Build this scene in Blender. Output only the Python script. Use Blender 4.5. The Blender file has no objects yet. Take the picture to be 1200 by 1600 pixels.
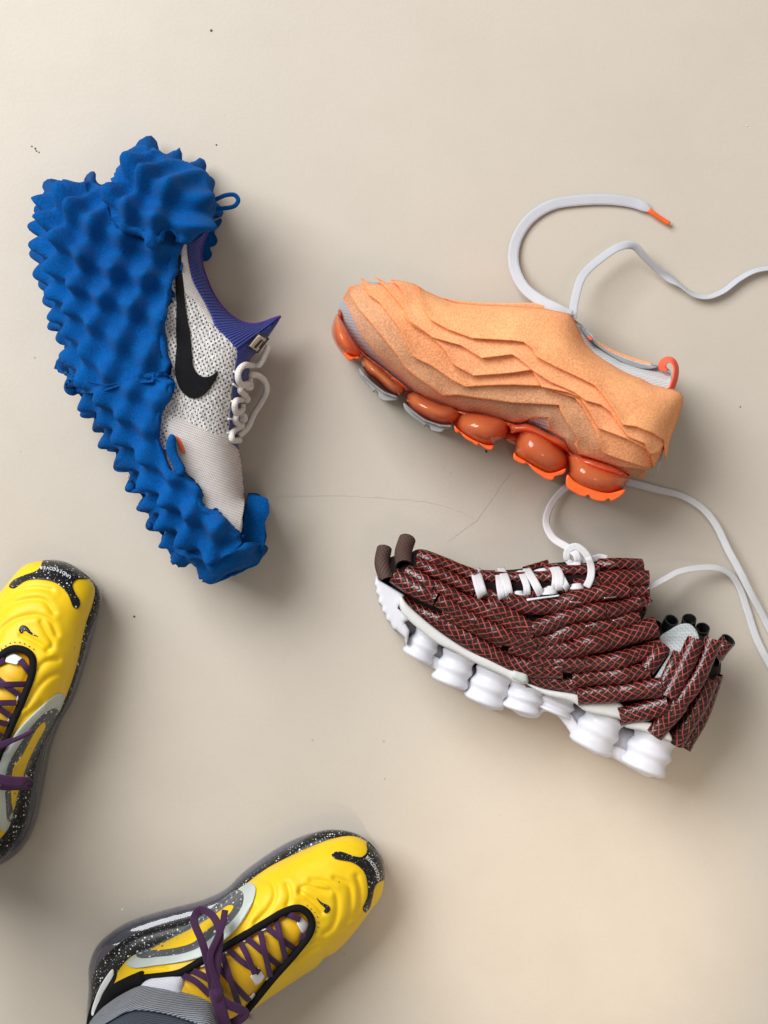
import bpy, bmesh, math, random
import numpy as np
from mathutils import Vector
from mathutils.geometry import delaunay_2d_cdt

random.seed(7)
SC = bpy.context.scene
COL = SC.collection
# ------------------------------------------------------------------ camera, world, lights, exposure
H = 1.40            # camera height over the floor (m)
S = 1850.0          # reference pixels per metre at floor level
cam = bpy.data.cameras.new('camera'); cam_o = bpy.data.objects.new('camera', cam); COL.objects.link(cam_o)
cam.sensor_fit = 'VERTICAL'; cam.sensor_height = 24.0; cam.lens = 24.0 * H / (1600 / S); cam.clip_end = 50; cam.clip_start = 0.01
cam_o.location = (0, 0, H); cam_o.rotation_euler = (0, 0, 0)
SC.camera = cam_o
W = bpy.data.worlds.new('World'); SC.world = W; W.use_nodes = True
W.node_tree.nodes['Background'].inputs[0].default_value = (1.0, 0.95, 0.88, 1)
W.node_tree.nodes['Background'].inputs[1].default_value = 0.32

def area(name, loc, target, sx, sy, power, col):
    l = bpy.data.lights.new(name, 'AREA'); l.shape = 'RECTANGLE'; l.size = sx; l.size_y = sy; l.energy = power; l.color = col
    o = bpy.data.objects.new(name, l); COL.objects.link(o); o.location = loc
    o.rotation_euler = (Vector(target) - Vector(loc)).to_track_quat('-Z', 'Y').to_euler()
    return o
area('window_light', (-1.95, 1.85, 2.75), (0.0, 0.05, 0.0), 2.7, 2.3, 185, (0.96, 0.98, 1.0))
area('ceiling_lamp', (0.47, -0.90, 2.55), (0.35, -0.6, 0.0), 0.42, 0.30, 3.0, (1.0, 0.78, 0.55))
sp = bpy.data.lights.new('warm_pool_spot', 'SPOT'); sp.energy = 75; sp.color = (1.0, 0.76, 0.52); sp.spot_size = math.radians(10.5); sp.spot_blend = 1.0; sp.shadow_soft_size = 0.05  # added spot, no known fixture: makes the warm pool of light on the floor
spo = bpy.data.objects.new('warm_pool_spot', sp); COL.objects.link(spo); spo.location = (0.75, -1.25, 2.0)
spo.rotation_euler = (Vector((0.155, -0.325, 0)) - Vector(spo.location)).to_track_quat('-Z', 'Y').to_euler()
SC.view_settings.view_transform = 'Standard'; SC.view_settings.look = 'None'
SC.view_settings.gamma = 1.0; SC.view_settings.exposure = 0.16; SC.view_settings.use_curve_mapping = False
SC.render.engine = 'CYCLES'
SC.cycles.max_bounces = 10; SC.cycles.transmission_bounces = 8; SC.cycles.transparent_max_bounces = 16

# ------------------------------------------------------------------ geometry helpers
def P(px, py, z):
    k = (1 - z / H) / S
    return ((px - 600) * k, (800 - py) * k, z)
def PX(x0, y0, s, pts): return [(x0 + a / s, y0 + b / s) for a, b in pts]
def zA(*p): return PX(500, 410, 4.0, p)
def zB(*p): return PX(780, 480, 3.75, p)
def zC(*p): return PX(570, 820, 4.0, p)
def zD(*p): return PX(850, 850, 4.0, p)
def zE(*p): return PX(30, 190, 1200 / 420, p)
def zF(*p): return PX(60, 550, 3.0, p)
def zG(*p): return PX(240, 350, 1200 / 210, p)
def zH(*p): return PX(250, 540, 6.0, p)
def zJ(*p): return PX(120, 1280, 2.4, p)
def zK(*p): return PX(370, 1290, 4.8, p)
def zM(*p): return PX(0, 860, 1200 / 170, p)
def zQ(*p): return PX(0, 1060, 907 / 170, p)
def zR(*p): return PX(830, 740, 1200 / 370, p)

def catmull(pts, closed=False, step=3.0):
    """smooth curve through points of any dimension, about one sample per step"""
    p = np.array(pts, float); n = len(p); out = []
    if n < 3 and not closed:
        m = max(2, int(np.linalg.norm(p[1, :2] - p[0, :2]) / step) + 1)
        return np.array([p[0] + (p[1] - p[0]) * t for t in np.linspace(0, 1, m)])
    rng = range(n if closed else n - 1)
    for i in rng:
        if closed: a, b, c, d = p[(i - 1) % n], p[i], p[(i + 1) % n], p[(i + 2) % n]
        else: b, c = p[i], p[i + 1]; a = p[i - 1] if i else 2 * b - c; d = p[i + 2] if i + 2 < n else 2 * c - b
        m = max(1, int(np.linalg.norm((c - b)[:2]) / step))
        # centripetal parametrisation keeps tight corners free of loops
        def dt(u, v): return max(1e-4, np.linalg.norm((v - u)[:2]) ** 0.5)
        t0 = 0; t1 = dt(a, b); t2 = t1 + dt(b, c); t3 = t2 + dt(c, d)
        for k in range(m):
            t = t1 + (t2 - t1) * k / m
            A1 = (t1 - t) / (t1 - t0) * a + (t - t0) / (t1 - t0) * b
            A2 = (t2 - t) / (t2 - t1) * b + (t - t1) / (t2 - t1) * c
            A3 = (t3 - t) / (t3 - t2) * c + (t - t2) / (t3 - t2) * d
            B1 = (t2 - t) / (t2 - t0) * A1 + (t - t0) / (t2 - t0) * A2
            B2 = (t3 - t) / (t3 - t1) * A2 + (t - t1) / (t3 - t1) * A3
            out.append((t2 - t) / (t2 - t1) * B1 + (t - t1) / (t2 - t1) * B2)
    if not closed: out.append(p[-1])
    return np.array(out)
def straight(pts, step=3.0):
    """polygon with its sharp corners kept, edges divided"""
    p = np.array(pts, float); out = []
    for i in range(len(p)):
        a, b = p[i], p[(i + 1) % len(p)]; m = max(1, int(np.linalg.norm(b - a) / step))
        out += [a + (b - a) * k / m for k in range(m)]
    return np.array(out)
def inside(poly, x, y):
    p = np.array(poly, float); q = np.roll(p, -1, 0); dy = np.where(q[:, 1] == p[:, 1], 1e-12, q[:, 1] - p[:, 1]); k = (q[:, 0] - p[:, 0]) / dy
    x = np.asarray(x, float); sh = x.shape; x = x.ravel(); y = np.asarray(y, float).ravel(); r = np.zeros(x.shape, bool)
    for i in range(0, len(x), 4000):
        xx = x[i:i + 4000, None]; yy = y[i:i + 4000, None]
        r[i:i + 4000] = (((p[:, 1] > yy) != (q[:, 1] > yy)) & (xx < k * (yy - p[:, 1]) + p[:, 0])).sum(1) % 2 == 1
    return r.reshape(sh)
def dist(line, x, y, closed=True, near=False):
    p = np.array(line, float); a = p if closed else p[:-1]; b = np.roll(p, -1, 0) if closed else p[1:]; e = b - a; L = np.maximum(1e-9, (e * e).sum(1))
    x = np.asarray(x, float); y = np.asarray(y, float); D = np.zeros(x.shape); Q = np.zeros((len(x), 2))
    for k in range(0, len(x), 3000):
        xx = x[k:k + 3000, None]; yy = y[k:k + 3000, None]
        t = np.clip(((xx - a[:, 0]) * e[:, 0] + (yy - a[:, 1]) * e[:, 1]) / L, 0, 1); qx = a[:, 0] + t * e[:, 0]; qy = a[:, 1] + t * e[:, 1]
        d = (xx - qx) ** 2 + (yy - qy) ** 2; m = d.argmin(1); r_ = np.arange(len(m)); D[k:k + 3000] = np.sqrt(d[r_, m]); Q[k:k + 3000, 0] = qx[r_, m]; Q[k:k + 3000, 1] = qy[r_, m]
    return (D, Q) if near else D
class Field:
    """inflated body over a silhouette: 0 on the outline, 1 at the fullest place"""
    def __init__(s, poly, cell=2.5, length=45.0, iters=450, power=0.5):
        s.poly = np.array(poly); s.c = cell; s.pw = power
        s.x0, s.y0 = s.poly.min(0) - 3 * cell; x1, y1 = s.poly.max(0) + 3 * cell
        nx, ny = int((x1 - s.x0) / cell) + 2, int((y1 - s.y0) / cell) + 2
        X, Y = np.meshgrid(s.x0 + cell * np.arange(nx), s.y0 + cell * np.arange(ny))
        m = inside(s.poly, X, Y).astype(float); u = m.copy() * length * length * 0.3; k = 4 + (cell / length) ** 2
        for _ in range(iters):
            v = np.zeros_like(u)
            v[1:-1, 1:-1] = (u[2:, 1:-1] + u[:-2, 1:-1] + u[1:-1, 2:] + u[1:-1, :-2] + cell * cell) / k
            u = v * m
        s.u = u / u.max()
    def raw(s, x, y):
        gx = np.clip((np.asarray(x, float) - s.x0) / s.c, 0, s.u.shape[1] - 2.001); gy = np.clip((np.asarray(y, float) - s.y0) / s.c, 0, s.u.shape[0] - 2.001)
        i = gx.astype(int); j = gy.astype(int); a = gx - i; b = gy - j; u = s.u
        return u[j, i] * (1 - a) * (1 - b) + u[j, i + 1] * a * (1 - b) + u[j + 1, i] * (1 - a) * b + u[j + 1, i + 1] * a * b
    def __call__(s, x, y):
        x = np.asarray(x, float); y = np.asarray(y, float); u = s.raw(x, y); d, q = dist(s.poly, x, y, near=True); ins = inside(s.poly, x, y)
        e = 3 * s.c; m = ins & (d < e) & (d > 1e-6)          # exact, smooth fall to the outline
        if m.any():
            k = e / d[m]; px = q[m, 0] + (x[m] - q[m, 0]) * k; py = q[m, 1] + (y[m] - q[m, 1]) * k; u[m] = np.maximum(s.raw(px, py), u[m] * .5) * d[m] / e
        u[(~ins) | (d <= 1e-6)] = 0
        return np.maximum(u, 0) ** s.pw

def link(name, me, mats, parent=None):
    o = bpy.data.objects.new(name, me); COL.objects.link(o)
    for m in (mats if isinstance(mats, (list, tuple)) else [mats]): me.materials.append(m)
    if parent is not None:
        o.parent = parent
        base = parent
        while base.parent is not None: base = base.parent
        me.transform(__import__('mathutils').Matrix.Translation(-Vector(base.location)))
    return o
def make_mesh(name, verts, faces, mats, parent, smooth=True, uv=None, midx=None, recalc=False, disp=None):
    me = bpy.data.meshes.new(name); me.from_pydata([tuple(v) for v in verts], [], [tuple(f) for f in faces])
    if recalc:
        bm = bmesh.new(); bm.from_mesh(me); bmesh.ops.recalc_face_normals(bm, faces=bm.faces[:]); bm.to_mesh(me); bm.free()
    if midx is not None: me.polygons.foreach_set('material_index', midx)
    if uv is not None:
        l = me.uv_layers.new(name='UVMap'); vi = np.zeros(len(me.loops), int); me.loops.foreach_get('vertex_index', vi)
        l.data.foreach_set('uv', np.array(uv, float)[vi].ravel())
    me.update()
    if disp is not None:
        co = np.zeros(len(me.vertices) * 3); me.vertices.foreach_get('co', co); co = co.reshape(-1, 3)
        no = np.zeros(len(me.vertices) * 3); me.vertex_normals.foreach_get('vector', no); no = no.reshape(-1, 3)
        co = co + no * disp(co)[:, None]; me.vertices.foreach_set('co', co.ravel()); me.update()
    if smooth: me.polygons.foreach_set('use_smooth', [True] * len(me.polygons))
    return link(name, me, mats, parent)
def solid(name, poly, ztop, zbot, mat, parent, spacing=6.0, bev=0.0, disp=None, smooth=True, jitter=0.25, rings=(1.0, 2.6), edge_mat=None):
    """closed body over an outline: upper surface ztop(x,y), under surface zbot(x,y), walls where they do not meet"""
    poly = np.array(poly, float)
    area2 = np.sum(poly[:, 0] * np.roll(poly[:, 1], -1) - np.roll(poly[:, 0], -1) * poly[:, 1])
    if area2 < 0: poly = poly[::-1]
    nb = len(poly)
    t = np.roll(poly, -1, 0) - np.roll(poly, 1, 0); t /= np.maximum(1e-6, np.linalg.norm(t, axis=1))[:, None]
    nin = np.stack([-t[:, 1], t[:, 0]], 1)
    pts = [poly]
    for r in rings:
        q = poly + nin * r; ok = inside(poly, q[:, 0], q[:, 1]) & (dist(poly, q[:, 0], q[:, 1]) > r * 0.85); pts.append(q[ok])
    mn, mx = poly.min(0), poly.max(0)
    gx, gy = np.meshgrid(np.arange(mn[0], mx[0], spacing), np.arange(mn[1], mx[1], spacing * 0.87))
    gx = gx + (np.arange(gx.shape[0]) % 2)[:, None] * spacing / 2
    gx = gx.ravel(); gy = gy.ravel(); rs = np.random.RandomState(3)
    gx = gx + rs.uniform(-jitter, jitter, gx.shape); gy = gy + rs.uniform(-jitter, jitter, gx.shape)
    ok = inside(poly, gx, gy); gx = gx[ok]; gy = gy[ok]; ok = dist(poly, gx, gy) > rings[-1] + spacing * 0.45
    pts.append(np.stack([gx[ok], gy[ok]], 1)); A = np.concatenate(pts)
    V, E, F, *_ = delaunay_2d_cdt([Vector(p) for p in A], [], [list(range(nb))], 1, 1e-5)
    V = np.array([(v.x, v.y) for v in V]); n = len(V)
    x, y = V[:, 0], V[:, 1]; cnt = {}
    for f in F:
        for i in range(len(f)):
            e = (f[i], f[(i + 1) % len(f)]); cnt[tuple(sorted(e))] = cnt.get(tuple(sorted(e)), []) + [e]
    bed = [v[0] for v in cnt.values() if len(v) == 1]; bs = set(i for e in bed for i in e)
    zt = np.asarray(ztop(x, y), float) * np.ones(n); zb = np.asarray(zbot(x, y), float) * np.ones(n); bi = np.array(sorted(bs))
    zt[bi] -= bev
    if bev: zb[bi] += bev * 0.3
    verts = [P(x[i], y[i], zt[i]) for i in range(n)]; faces = [tuple(f) for f in F]
    bm_ = {}
    for i in range(n):
        if i in bs and zt[i] - zb[i] < 1e-4: bm_[i] = i
        else: bm_[i] = len(verts); verts.append(P(x[i], y[i], zb[i]))
    faces += [tuple(bm_[i] for i in reversed(f)) for f in F]
    for a, b in bed:
        q = [b, a, bm_[a], bm_[b]]; u = []
        for i in q:
            if i not in u: u.append(i)
        if len(u) > 2: faces.append(tuple(u))
    mi = None
    if edge_mat is not None:
        nF = len(F); mi = [1 if (k < nF and any(i in bs for i in f)) or k >= 2 * nF else 0 for k, f in enumerate(faces)]; mat = [mat, edge_mat]
    return make_mesh(name, verts, faces, mat, parent, smooth=smooth, recalc=True, disp=disp, midx=mi)
def sweep(name, pts, section, mat, parent, up=None, closed_section=True, uvs=1.0, step=3.0, raw=False, midx_of=None, vmid=0.0):
    """pts: (px,py,z[,tilt,scale]); section: list of (side, up) in metres"""
    q = [tuple(p) + (0.0, 1.0)[len(p) - 3:] if len(p) < 5 else tuple(p) for p in pts]
    q = np.array(q, float) if raw else catmull(q, step=step)
    w = np.array([P(a[0], a[1], a[2]) for a in q]); n = len(w); ns = len(section); verts = []; uv = []; faces = []; L = 0; mi = []
    for i in range(n):
        T = w[min(i + 1, n - 1)] - w[max(i - 1, 0)]; T /= max(1e-9, np.linalg.norm(T))
        U = np.array(up(q[i, 0], q[i, 1]) if up else (0, 0, 1.0)); U = U - T * (U @ T)
        if np.linalg.norm(U) < 1e-3: U = np.array((1.0, 0, 0)) - T * T[0]
        U /= np.linalg.norm(U); Sd = np.cross(T, U); c, s = math.cos(q[i, 3]), math.sin(q[i, 3]); Sd, U = Sd * c + U * s, U * c - Sd * s
        if i: L += np.linalg.norm(w[i] - w[i - 1])
        per = 0
        for k, (a, b) in enumerate(section):
            if k: per += math.hypot(a - section[k - 1][0], b - section[k - 1][1])
            verts.append(w[i] + (Sd * a + U * b) * q[i, 4]); uv.append((L * uvs, (per - vmid) * uvs))
    m = ns if closed_section else ns - 1
    for i in range(n - 1):
        for k in range(m):
            k2 = (k + 1) % ns; faces.append((i * ns + k, i * ns + k2, (i + 1) * ns + k2, (i + 1) * ns + k)); mi.append(midx_of(k) if midx_of else 0)
    if closed_section:
        if midx_of:      # hollow half pipe: the end shows only the cut wall
            h = ns // 2
            for i0 in (0, (n - 1) * ns):
                c0 = len(verts); verts += [verts[i0 + k] for k in range(ns)]; uv += [uv[i0 + k] for k in range(ns)]
                for k in range(h - 1): faces.append((c0 + k, c0 + k + 1, c0 + ns - 2 - k, c0 + ns - 1 - k)); mi.append(1)
        else:
            faces.append(tuple(range(ns))[::-1]); mi.append(0); faces.append(tuple((n - 1) * ns + k for k in range(ns))); mi.append(0)
    return make_mesh(name, verts, faces, mat, parent, uv=uv, midx=mi if midx_of else None, recalc=True)
def flat_section(w, t):
    return [(-w / 2, 0), (-w / 2 * .93, t * .42), (-w / 4, t * .5), (0, t * .44), (w / 4, t * .5), (w / 2 * .93, t * .42), (w / 2, 0), (w / 2 * .93, -t * .42), (0, -t * .5), (-w / 2 * .93, -t * .42)]
def round_section(r, n=10): return [(r * math.cos(2 * math.pi * k / n), r * math.sin(2 * math.pi * k / n)) for k in range(n)]
def ribbon(name, pts, w, t, mat, parent, **k): return sweep(name, pts, flat_section(w, t), mat, parent, **k)
def cord(name, pts, r, mat, parent, **k): return sweep(name, pts, round_section(r), mat, parent, **k)
def on(zf, pts, dz): return [(p[0], p[1], float(zf(np.array([p[0]]), np.array([p[1]]))[0]) + dz) + tuple(p[2:]) for p in pts]

def thing(name, label, cat, px, py, group=None):
    o = bpy.data.objects.new(name, None); COL.objects.link(o); o.location = P(px, py, 0); o.empty_display_size = 0.03
    o['label'] = label; o['category'] = cat
    if group: o['group'] = group
    return o

# ------------------------------------------------------------------ materials
class NT:
    def __init__(s, name):
        s.m = bpy.data.materials.new(name); s.m.use_nodes = True; s.t = s.m.node_tree; s.b = s.t.nodes['Principled BSDF']
    def n(s, kind, **kw):
        x = s.t.nodes.new('ShaderNode' + kind)
        for k, v in kw.items():
            if k.startswith('i_'):
                key = k[2:].replace('_', ' '); x.inputs[int(key) if key.isdigit() else key].default_value = v
            else: setattr(x, k, v)
        return x
    def l(s, a, b): s.t.links.new(a, b)
    def set(s, **kw):
        for k, v in kw.items():
            i = s.b.inputs[k.replace('_', ' ')]
            if hasattr(v, 'links'): s.l(v, i)
            else: i.default_value = (*v, 1) if isinstance(v, tuple) and len(v) == 3 else v
        return s
    def math(s, op, a, b=None, c=None, clamp=False):
        x = s.n('Math', operation=op); x.use_clamp = clamp
        for i, v in enumerate((a, b, c)):
            if v is None: continue
            if hasattr(v, 'links'): s.l(v, x.inputs[i])
            else: x.inputs[i].default_value = v
        return x.outputs[0]
    def coord(s, kind='Object'): return s.n('TexCoord').outputs[kind]
    def mapping(s, v, scale=(1, 1, 1), rot=(0, 0, 0)):
        x = s.n('Mapping'); x.inputs['Scale'].default_value = scale; x.inputs['Rotation'].default_value = rot; s.l(v, x.inputs['Vector']); return x.outputs[0]
    def noise(s, v, scale, detail=3, rough=.55):
        x = s.n('TexNoise'); x.inputs['Scale'].default_value = scale; x.inputs['Detail'].default_value = detail; x.inputs['Roughness'].default_value = rough; s.l(v, x.inputs['Vector']); return x.outputs['Fac']
    def voro(s, v, scale, feature='F1'):
        x = s.n('TexVoronoi', feature=feature); x.inputs['Scale'].default_value = scale; s.l(v, x.inputs['Vector']); return x
    def ramp(s, f, a, b, ca, cb, mid=None):
        x = s.n('ValToRGB'); e = x.color_ramp.elements; e[0].position = a; e[1].position = b; e[0].color = (*ca, 1); e[1].color = (*cb, 1)
        if mid: k = e.new(mid[0]); k.color = (*mid[1], 1)
        s.l(f, x.inputs[0]); return x.outputs[0]
    def mix(s, f, a, b):
        x = s.n('Mix', data_type='RGBA')
        for i, v in ((0, f), (6, a), (7, b)):
            if hasattr(v, 'links'): s.l(v, x.inputs[i])
            else: x.inputs[i].default_value = (*v, 1) if isinstance(v, tuple) else v
        return x.outputs[2]
    def bump(s, h, strength=.3, distance=.001):
        x = s.n('Bump'); x.inputs['Strength'].default_value = strength; x.inputs['Distance'].default_value = distance
        s.l(h, x.inputs['Height']); s.l(x.outputs[0], s.b.inputs['Normal']); return s

def sc(c, f): return tuple(min(1, a * f) for a in c)
def plain(name, col, rough=.5, var=.12, scale=60, bump=.15, bscale=900, **kw):
    m = NT(name); v = m.coord(); f = m.noise(v, scale, 4)
    m.set(Base_Color=m.ramp(f, .3, .7, sc(col, 1 - var), sc(col, 1 + var)), Roughness=rough, **kw)
    if bump: m.bump(m.noise(v, bscale, 2), bump, .0006)
    return m.m
def foam(name, col, grain=1500, var=.22, bump=.6, sheen=.25, **kw):
    m = NT(name); v = m.coord(); a = m.noise(v, grain, 2, .7); b = m.noise(v, 30, 3)
    k = m.math('ADD', m.math('MULTIPLY', a, .65), m.math('MULTIPLY', b, .35))
    m.set(Base_Color=m.ramp(k, .36, .64, sc(col, 1 - var), sc(col, 1 + var)), Roughness=.95, Sheen_Weight=sheen, Specular_IOR_Level=.08, **kw)
    m.bump(a, bump, .0012); return m.m
def speckle(name, col, dot=(.75, .75, .72), scale=520, thr=.22, rough=.35):
    m = NT(name); v = m.coord(); w = m.voro(v, scale); sep = m.n('SeparateColor'); m.l(w.outputs['Color'], sep.inputs[0])
    lim = m.math('MULTIPLY', m.math('POWER', sep.outputs[0], 3.0), thr * 1.9); f = m.math('LESS_THAN', w.outputs['Distance'], lim)
    w2 = m.voro(v, scale * 2.1); s2 = m.n('SeparateColor'); m.l(w2.outputs['Color'], s2.inputs[0])
    f2 = m.math('LESS_THAN', w2.outputs['Distance'], m.math('MULTIPLY', m.math('POWER', s2.outputs[1], 4.0), thr * 1.5))
    m.set(Base_Color=m.mix(m.math('MAXIMUM', f, f2), col, dot), Roughness=rough, Specular_IOR_Level=.3); m.bump(m.noise(v, 500, 2), .1, .0004); return m.m

def floor_mat():
    m = NT('floor_vinyl'); v = m.coord()
    big = m.noise(v, 2.6, 4); mid = m.noise(v, 14, 5, .65); fine = m.noise(v, 420, 2, .6)
    base = m.ramp(big, .3, .7, (.553, .494, .417), (.603, .542, .461))
    base = m.mix(m.math('MULTIPLY', m.ramp(mid, .45, .75, (0, 0, 0), (1, 1, 1)), .28), base, (.50, .44, .36))
    base = m.mix(m.math('MULTIPLY', fine, .30), base, (.42, .37, .31))
    w = m.voro(v, 34); sp = m.n('SeparateColor'); m.l(w.outputs['Color'], sp.inputs[0])
    dot = m.math('LESS_THAN', w.outputs['Distance'], m.math('MULTIPLY', m.math('POWER', sp.outputs[0], 9.0), .055))
    base = m.mix(m.math('MULTIPLY', dot, .35), base, (.13, .11, .09))
    w2 = m.voro(v, 21); s2 = m.n('SeparateColor'); m.l(w2.outputs['Color'], s2.inputs[0])
    dot2 = m.math('LESS_THAN', w2.outputs['Distance'], m.math('MULTIPLY', m.math('POWER', s2.outputs[1], 9.0), .03))
    base = m.mix(m.math('MULTIPLY', dot2, .8), base, (.85, .83, .78))
    st = m.mapping(v, (3, 60, 1), (0, 0, .7)); scr = m.noise(st, 4, 6, .75)
    base = m.mix(m.ramp(scr, .70, .80, (0, 0, 0), (.22, .22, .22)), base, (.45, .39, .32))
    m.set(Base_Color=base, Roughness=m.math('ADD', m.math('MULTIPLY', mid, .18), .36), Specular_IOR_Level=.42)
    m.bump(m.math('ADD', m.noise(v, 320, 3), m.math('MULTIPLY', m.noise(v, 40, 3), .8)), .14, .0007); return m.m
M = {}
M['floor'] = floor_mat()
M['crack'] = plain('floor_crack', (.542, .486, .412), .9, bump=0)
M['blue'] = foam('blue_foam', (.001, .080, .300), 850, .34, .9, .03)
M['lint'] = plain('lint', (.75, .72, .66), .9, bump=0)
M['dirt'] = plain('dirt_speck', (.10, .08, .07), .9, bump=0)

def knit_open():
    m = NT('open_knit'); v = m.coord(); a = m.mapping(v, (1, 1, 1), (0, 0, -.5)); sp = m.n('SeparateXYZ'); m.l(a, sp.inputs[0]); x, y = sp.outputs[0], sp.outputs[1]
    k = 2 * math.pi / .0050
    wob = m.math('MULTIPLY', m.noise(v, 120, 2), 2.4)
    c1 = m.math('SINE', m.math('ADD', m.math('MULTIPLY', m.math('ADD', x, y), k * .75), wob)); c2 = m.math('SINE', m.math('ADD', m.math('MULTIPLY', m.math('SUBTRACT', x, y), k * .9), wob))
    h = m.math('MULTIPLY', c1, c2); big = m.noise(v, 38, 3, .6)
    hole = m.ramp(m.math('ADD', h, m.math('SUBTRACT', m.math('MULTIPLY', big, 1.4), .62)), .52, .80, (0, 0, 0), (1, 1, 1))
    yarn = m.noise(m.mapping(v, (900, 260, 400), (0, 0, .4)), 1, 2)
    col = m.ramp(yarn, .32, .68, (.36, .34, .32), (.84, .82, .81))
    m.set(Base_Color=m.mix(hole, col, (.09, .08, .085)), Roughness=.85, Sheen_Weight=.2)
    m.bump(m.math('SUBTRACT', yarn, m.math('MULTIPLY', hole, 1.2)), .7, .0012); return m.m
def knit_fine(name, light, dark, sx=.0024, sy=.0020, rot=.35, contrast=1.0):
    m = NT(name); v = m.coord(); a = m.mapping(v, (1, 1, 1), (0, 0, rot)); sp = m.n('SeparateXYZ'); m.l(a, sp.inputs[0])
    c1 = m.math('SINE', m.math('MULTIPLY', sp.outputs[0], 2 * math.pi / sx)); c2 = m.math('SINE', m.math('ADD', m.math('MULTIPLY', sp.outputs[1], 2 * math.pi / sy), m.math('MULTIPLY', c1, .9)))
    h = m.math('MULTIPLY', m.math('ADD', m.math('MULTIPLY', c1, c2), 1), .5); f = m.math('ADD', m.math('MULTIPLY', h, .8 * contrast), m.math('MULTIPLY', m.noise(v, 200, 3), .35))
    m.set(Base_Color=m.ramp(f, .15, .7, dark, light), Roughness=.85, Sheen_Weight=.2); m.bump(f, .6, .0008); return m.m
M['knit'] = knit_open()
M['toe_knit'] = knit_fine('toe_knit', (.66, .61, .585), (.34, .30, .285))
M['heel_knit'] = knit_fine('heel_knit', (.66, .62, .60), (.40, .36, .34), .0018, .0018)
M['black_knit'] = foam('black_knit', (.010, .010, .012), 1400, .5, .8, .1)
def rib_mat():
    m = NT('blue_rib'); u = m.n('UVMap').outputs[0]; sp = m.n('SeparateXYZ'); m.l(u, sp.inputs[0])
    c = m.math('SINE', m.math('MULTIPLY', sp.outputs[0], 2 * math.pi / .0031)); n = m.noise(m.coord(), 700, 2)
    f = m.math('ADD', m.math('MULTIPLY', c, .38), m.math('ADD', m.math('MULTIPLY', n, .3), .35))
    m.set(Base_Color=m.ramp(f, .15, .85, (.055, .018, .17), (.006, .075, .33)), Roughness=.85); m.bump(c, .8, .0008); return m.m
M['rib'] = rib_mat()
M['purple_edge'] = plain('purple_edge', (.10, .015, .22), .8)
M['royal'] = knit_fine('royal_tongue', (.012, .030, .26), (.006, .012, .12), .002, .003, 0)
M['white_cord'] = knit_fine('white_cord', (.80, .77, .73), (.58, .54, .50), .0016, .0016, .6)
M['tag_beige'] = plain('tag_beige', (.62, .55, .44), .6); M['black'] = plain('black_rubber', (.012, .012, .014), .42, bump=.1); M['red_slit'] = plain('red_orange', (.75, .10, .03), .6)
M['tag_ink'] = plain('tag_ink', (.015, .014, .014), .6, bump=0)

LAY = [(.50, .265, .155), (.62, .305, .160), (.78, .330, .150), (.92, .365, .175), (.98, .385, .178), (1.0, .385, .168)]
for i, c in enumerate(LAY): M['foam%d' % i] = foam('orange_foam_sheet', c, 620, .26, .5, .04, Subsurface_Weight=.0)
M['foam_edge'] = foam('orange_foam_cut_edge', (.86, .27, .09), 620, .2, .3, .0)
def jelly(name, col, tr=.75, rough=.06, ior=1.33):
    m = NT(name); v = m.coord(); f = m.noise(v, 45, 3)
    m.set(Base_Color=m.ramp(f, .3, .7, sc(col, .85), sc(col, 1.1)), Roughness=rough, IOR=ior, Transmission_Weight=tr, Coat_Weight=.9, Coat_Roughness=.04); return m.m
def clear_film(name, tint, col, opaque):
    """thin clear plastic skin round an air cell: part of the light passes tinted, the rest meets a glossy skin"""
    m = NT(name); v = m.coord(); f = m.noise(v, 40, 3)
    m.set(Base_Color=m.ramp(f, .3, .7, sc(col, .9), sc(col, 1.1)), Roughness=.12, Coat_Weight=1.0, Coat_Roughness=.03, Subsurface_Weight=.85, Subsurface_Scale=.025)
    m.b.inputs['Subsurface Radius'].default_value = (1.0, .45, .25)
    t = m.n('BsdfTransparent'); t.inputs[0].default_value = (*tint, 1); x = m.n('MixShader'); out = m.t.nodes['Material Output']
    x.inputs[0].default_value = opaque; m.l(t.outputs[0], x.inputs[1]); m.l(m.b.outputs[0], x.inputs[2]); m.l(x.outputs[0], out.inputs[0]); return m.m
M['pod'] = clear_film('orange_air_pod', (1.0, .44, .25), (1.0, .215, .075), .55)
M['plate'] = clear_film('orange_sole_plate', (1.0, .32, .15), (.92, .115, .038), .60)
M['lug_orange'] = plain('orange_rubber', (.90, .13, .015), .38, Coat_Weight=.3)
M['lug_grey'] = plain('grey_rubber', (.27, .27, .265), .5)
M['grey_mesh'] = knit_fine('grey_mesh', (.40, .40, .42), (.22, .22, .24), .0022, .0022)
M['grey_knit'] = knit_fine('pale_grey_knit', (.60, .62, .63), (.42, .44, .45), .0030, .0022, -.2)
M['grey_lining'] = plain('grey_lining', (.30, .32, .34), .9); M['coral'] = plain('coral_tape', (.92, .125, .06), .7)
M['silver'] = knit_fine('silver_mesh', (.62, .62, .62), (.12, .12, .12), .002, .002)
def lace_mat(name, col):
    m = NT(name); u = m.n('UVMap').outputs[0]; sp = m.n('SeparateXYZ'); m.l(u, sp.inputs[0])
    c = m.math('SINE', m.math('MULTIPLY', sp.outputs[1], 2 * math.pi / .0013)); d = m.math('SINE', m.math('ADD', m.math('MULTIPLY', sp.outputs[0], 2 * math.pi / .0016), m.math('MULTIPLY', c, 1.5)))
    f = m.math('ADD', m.math('MULTIPLY', m.math('ADD', c, d), .2), m.math('ADD', m.math('MULTIPLY', m.noise(m.coord(), 90, 3), .3), .35))
    m.set(Base_Color=m.ramp(f, .2, .8, sc(col, .82), sc(col, 1.08)), Roughness=.8, Sheen_Weight=.15); m.bump(f, .5, .0005); return m.m
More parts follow.
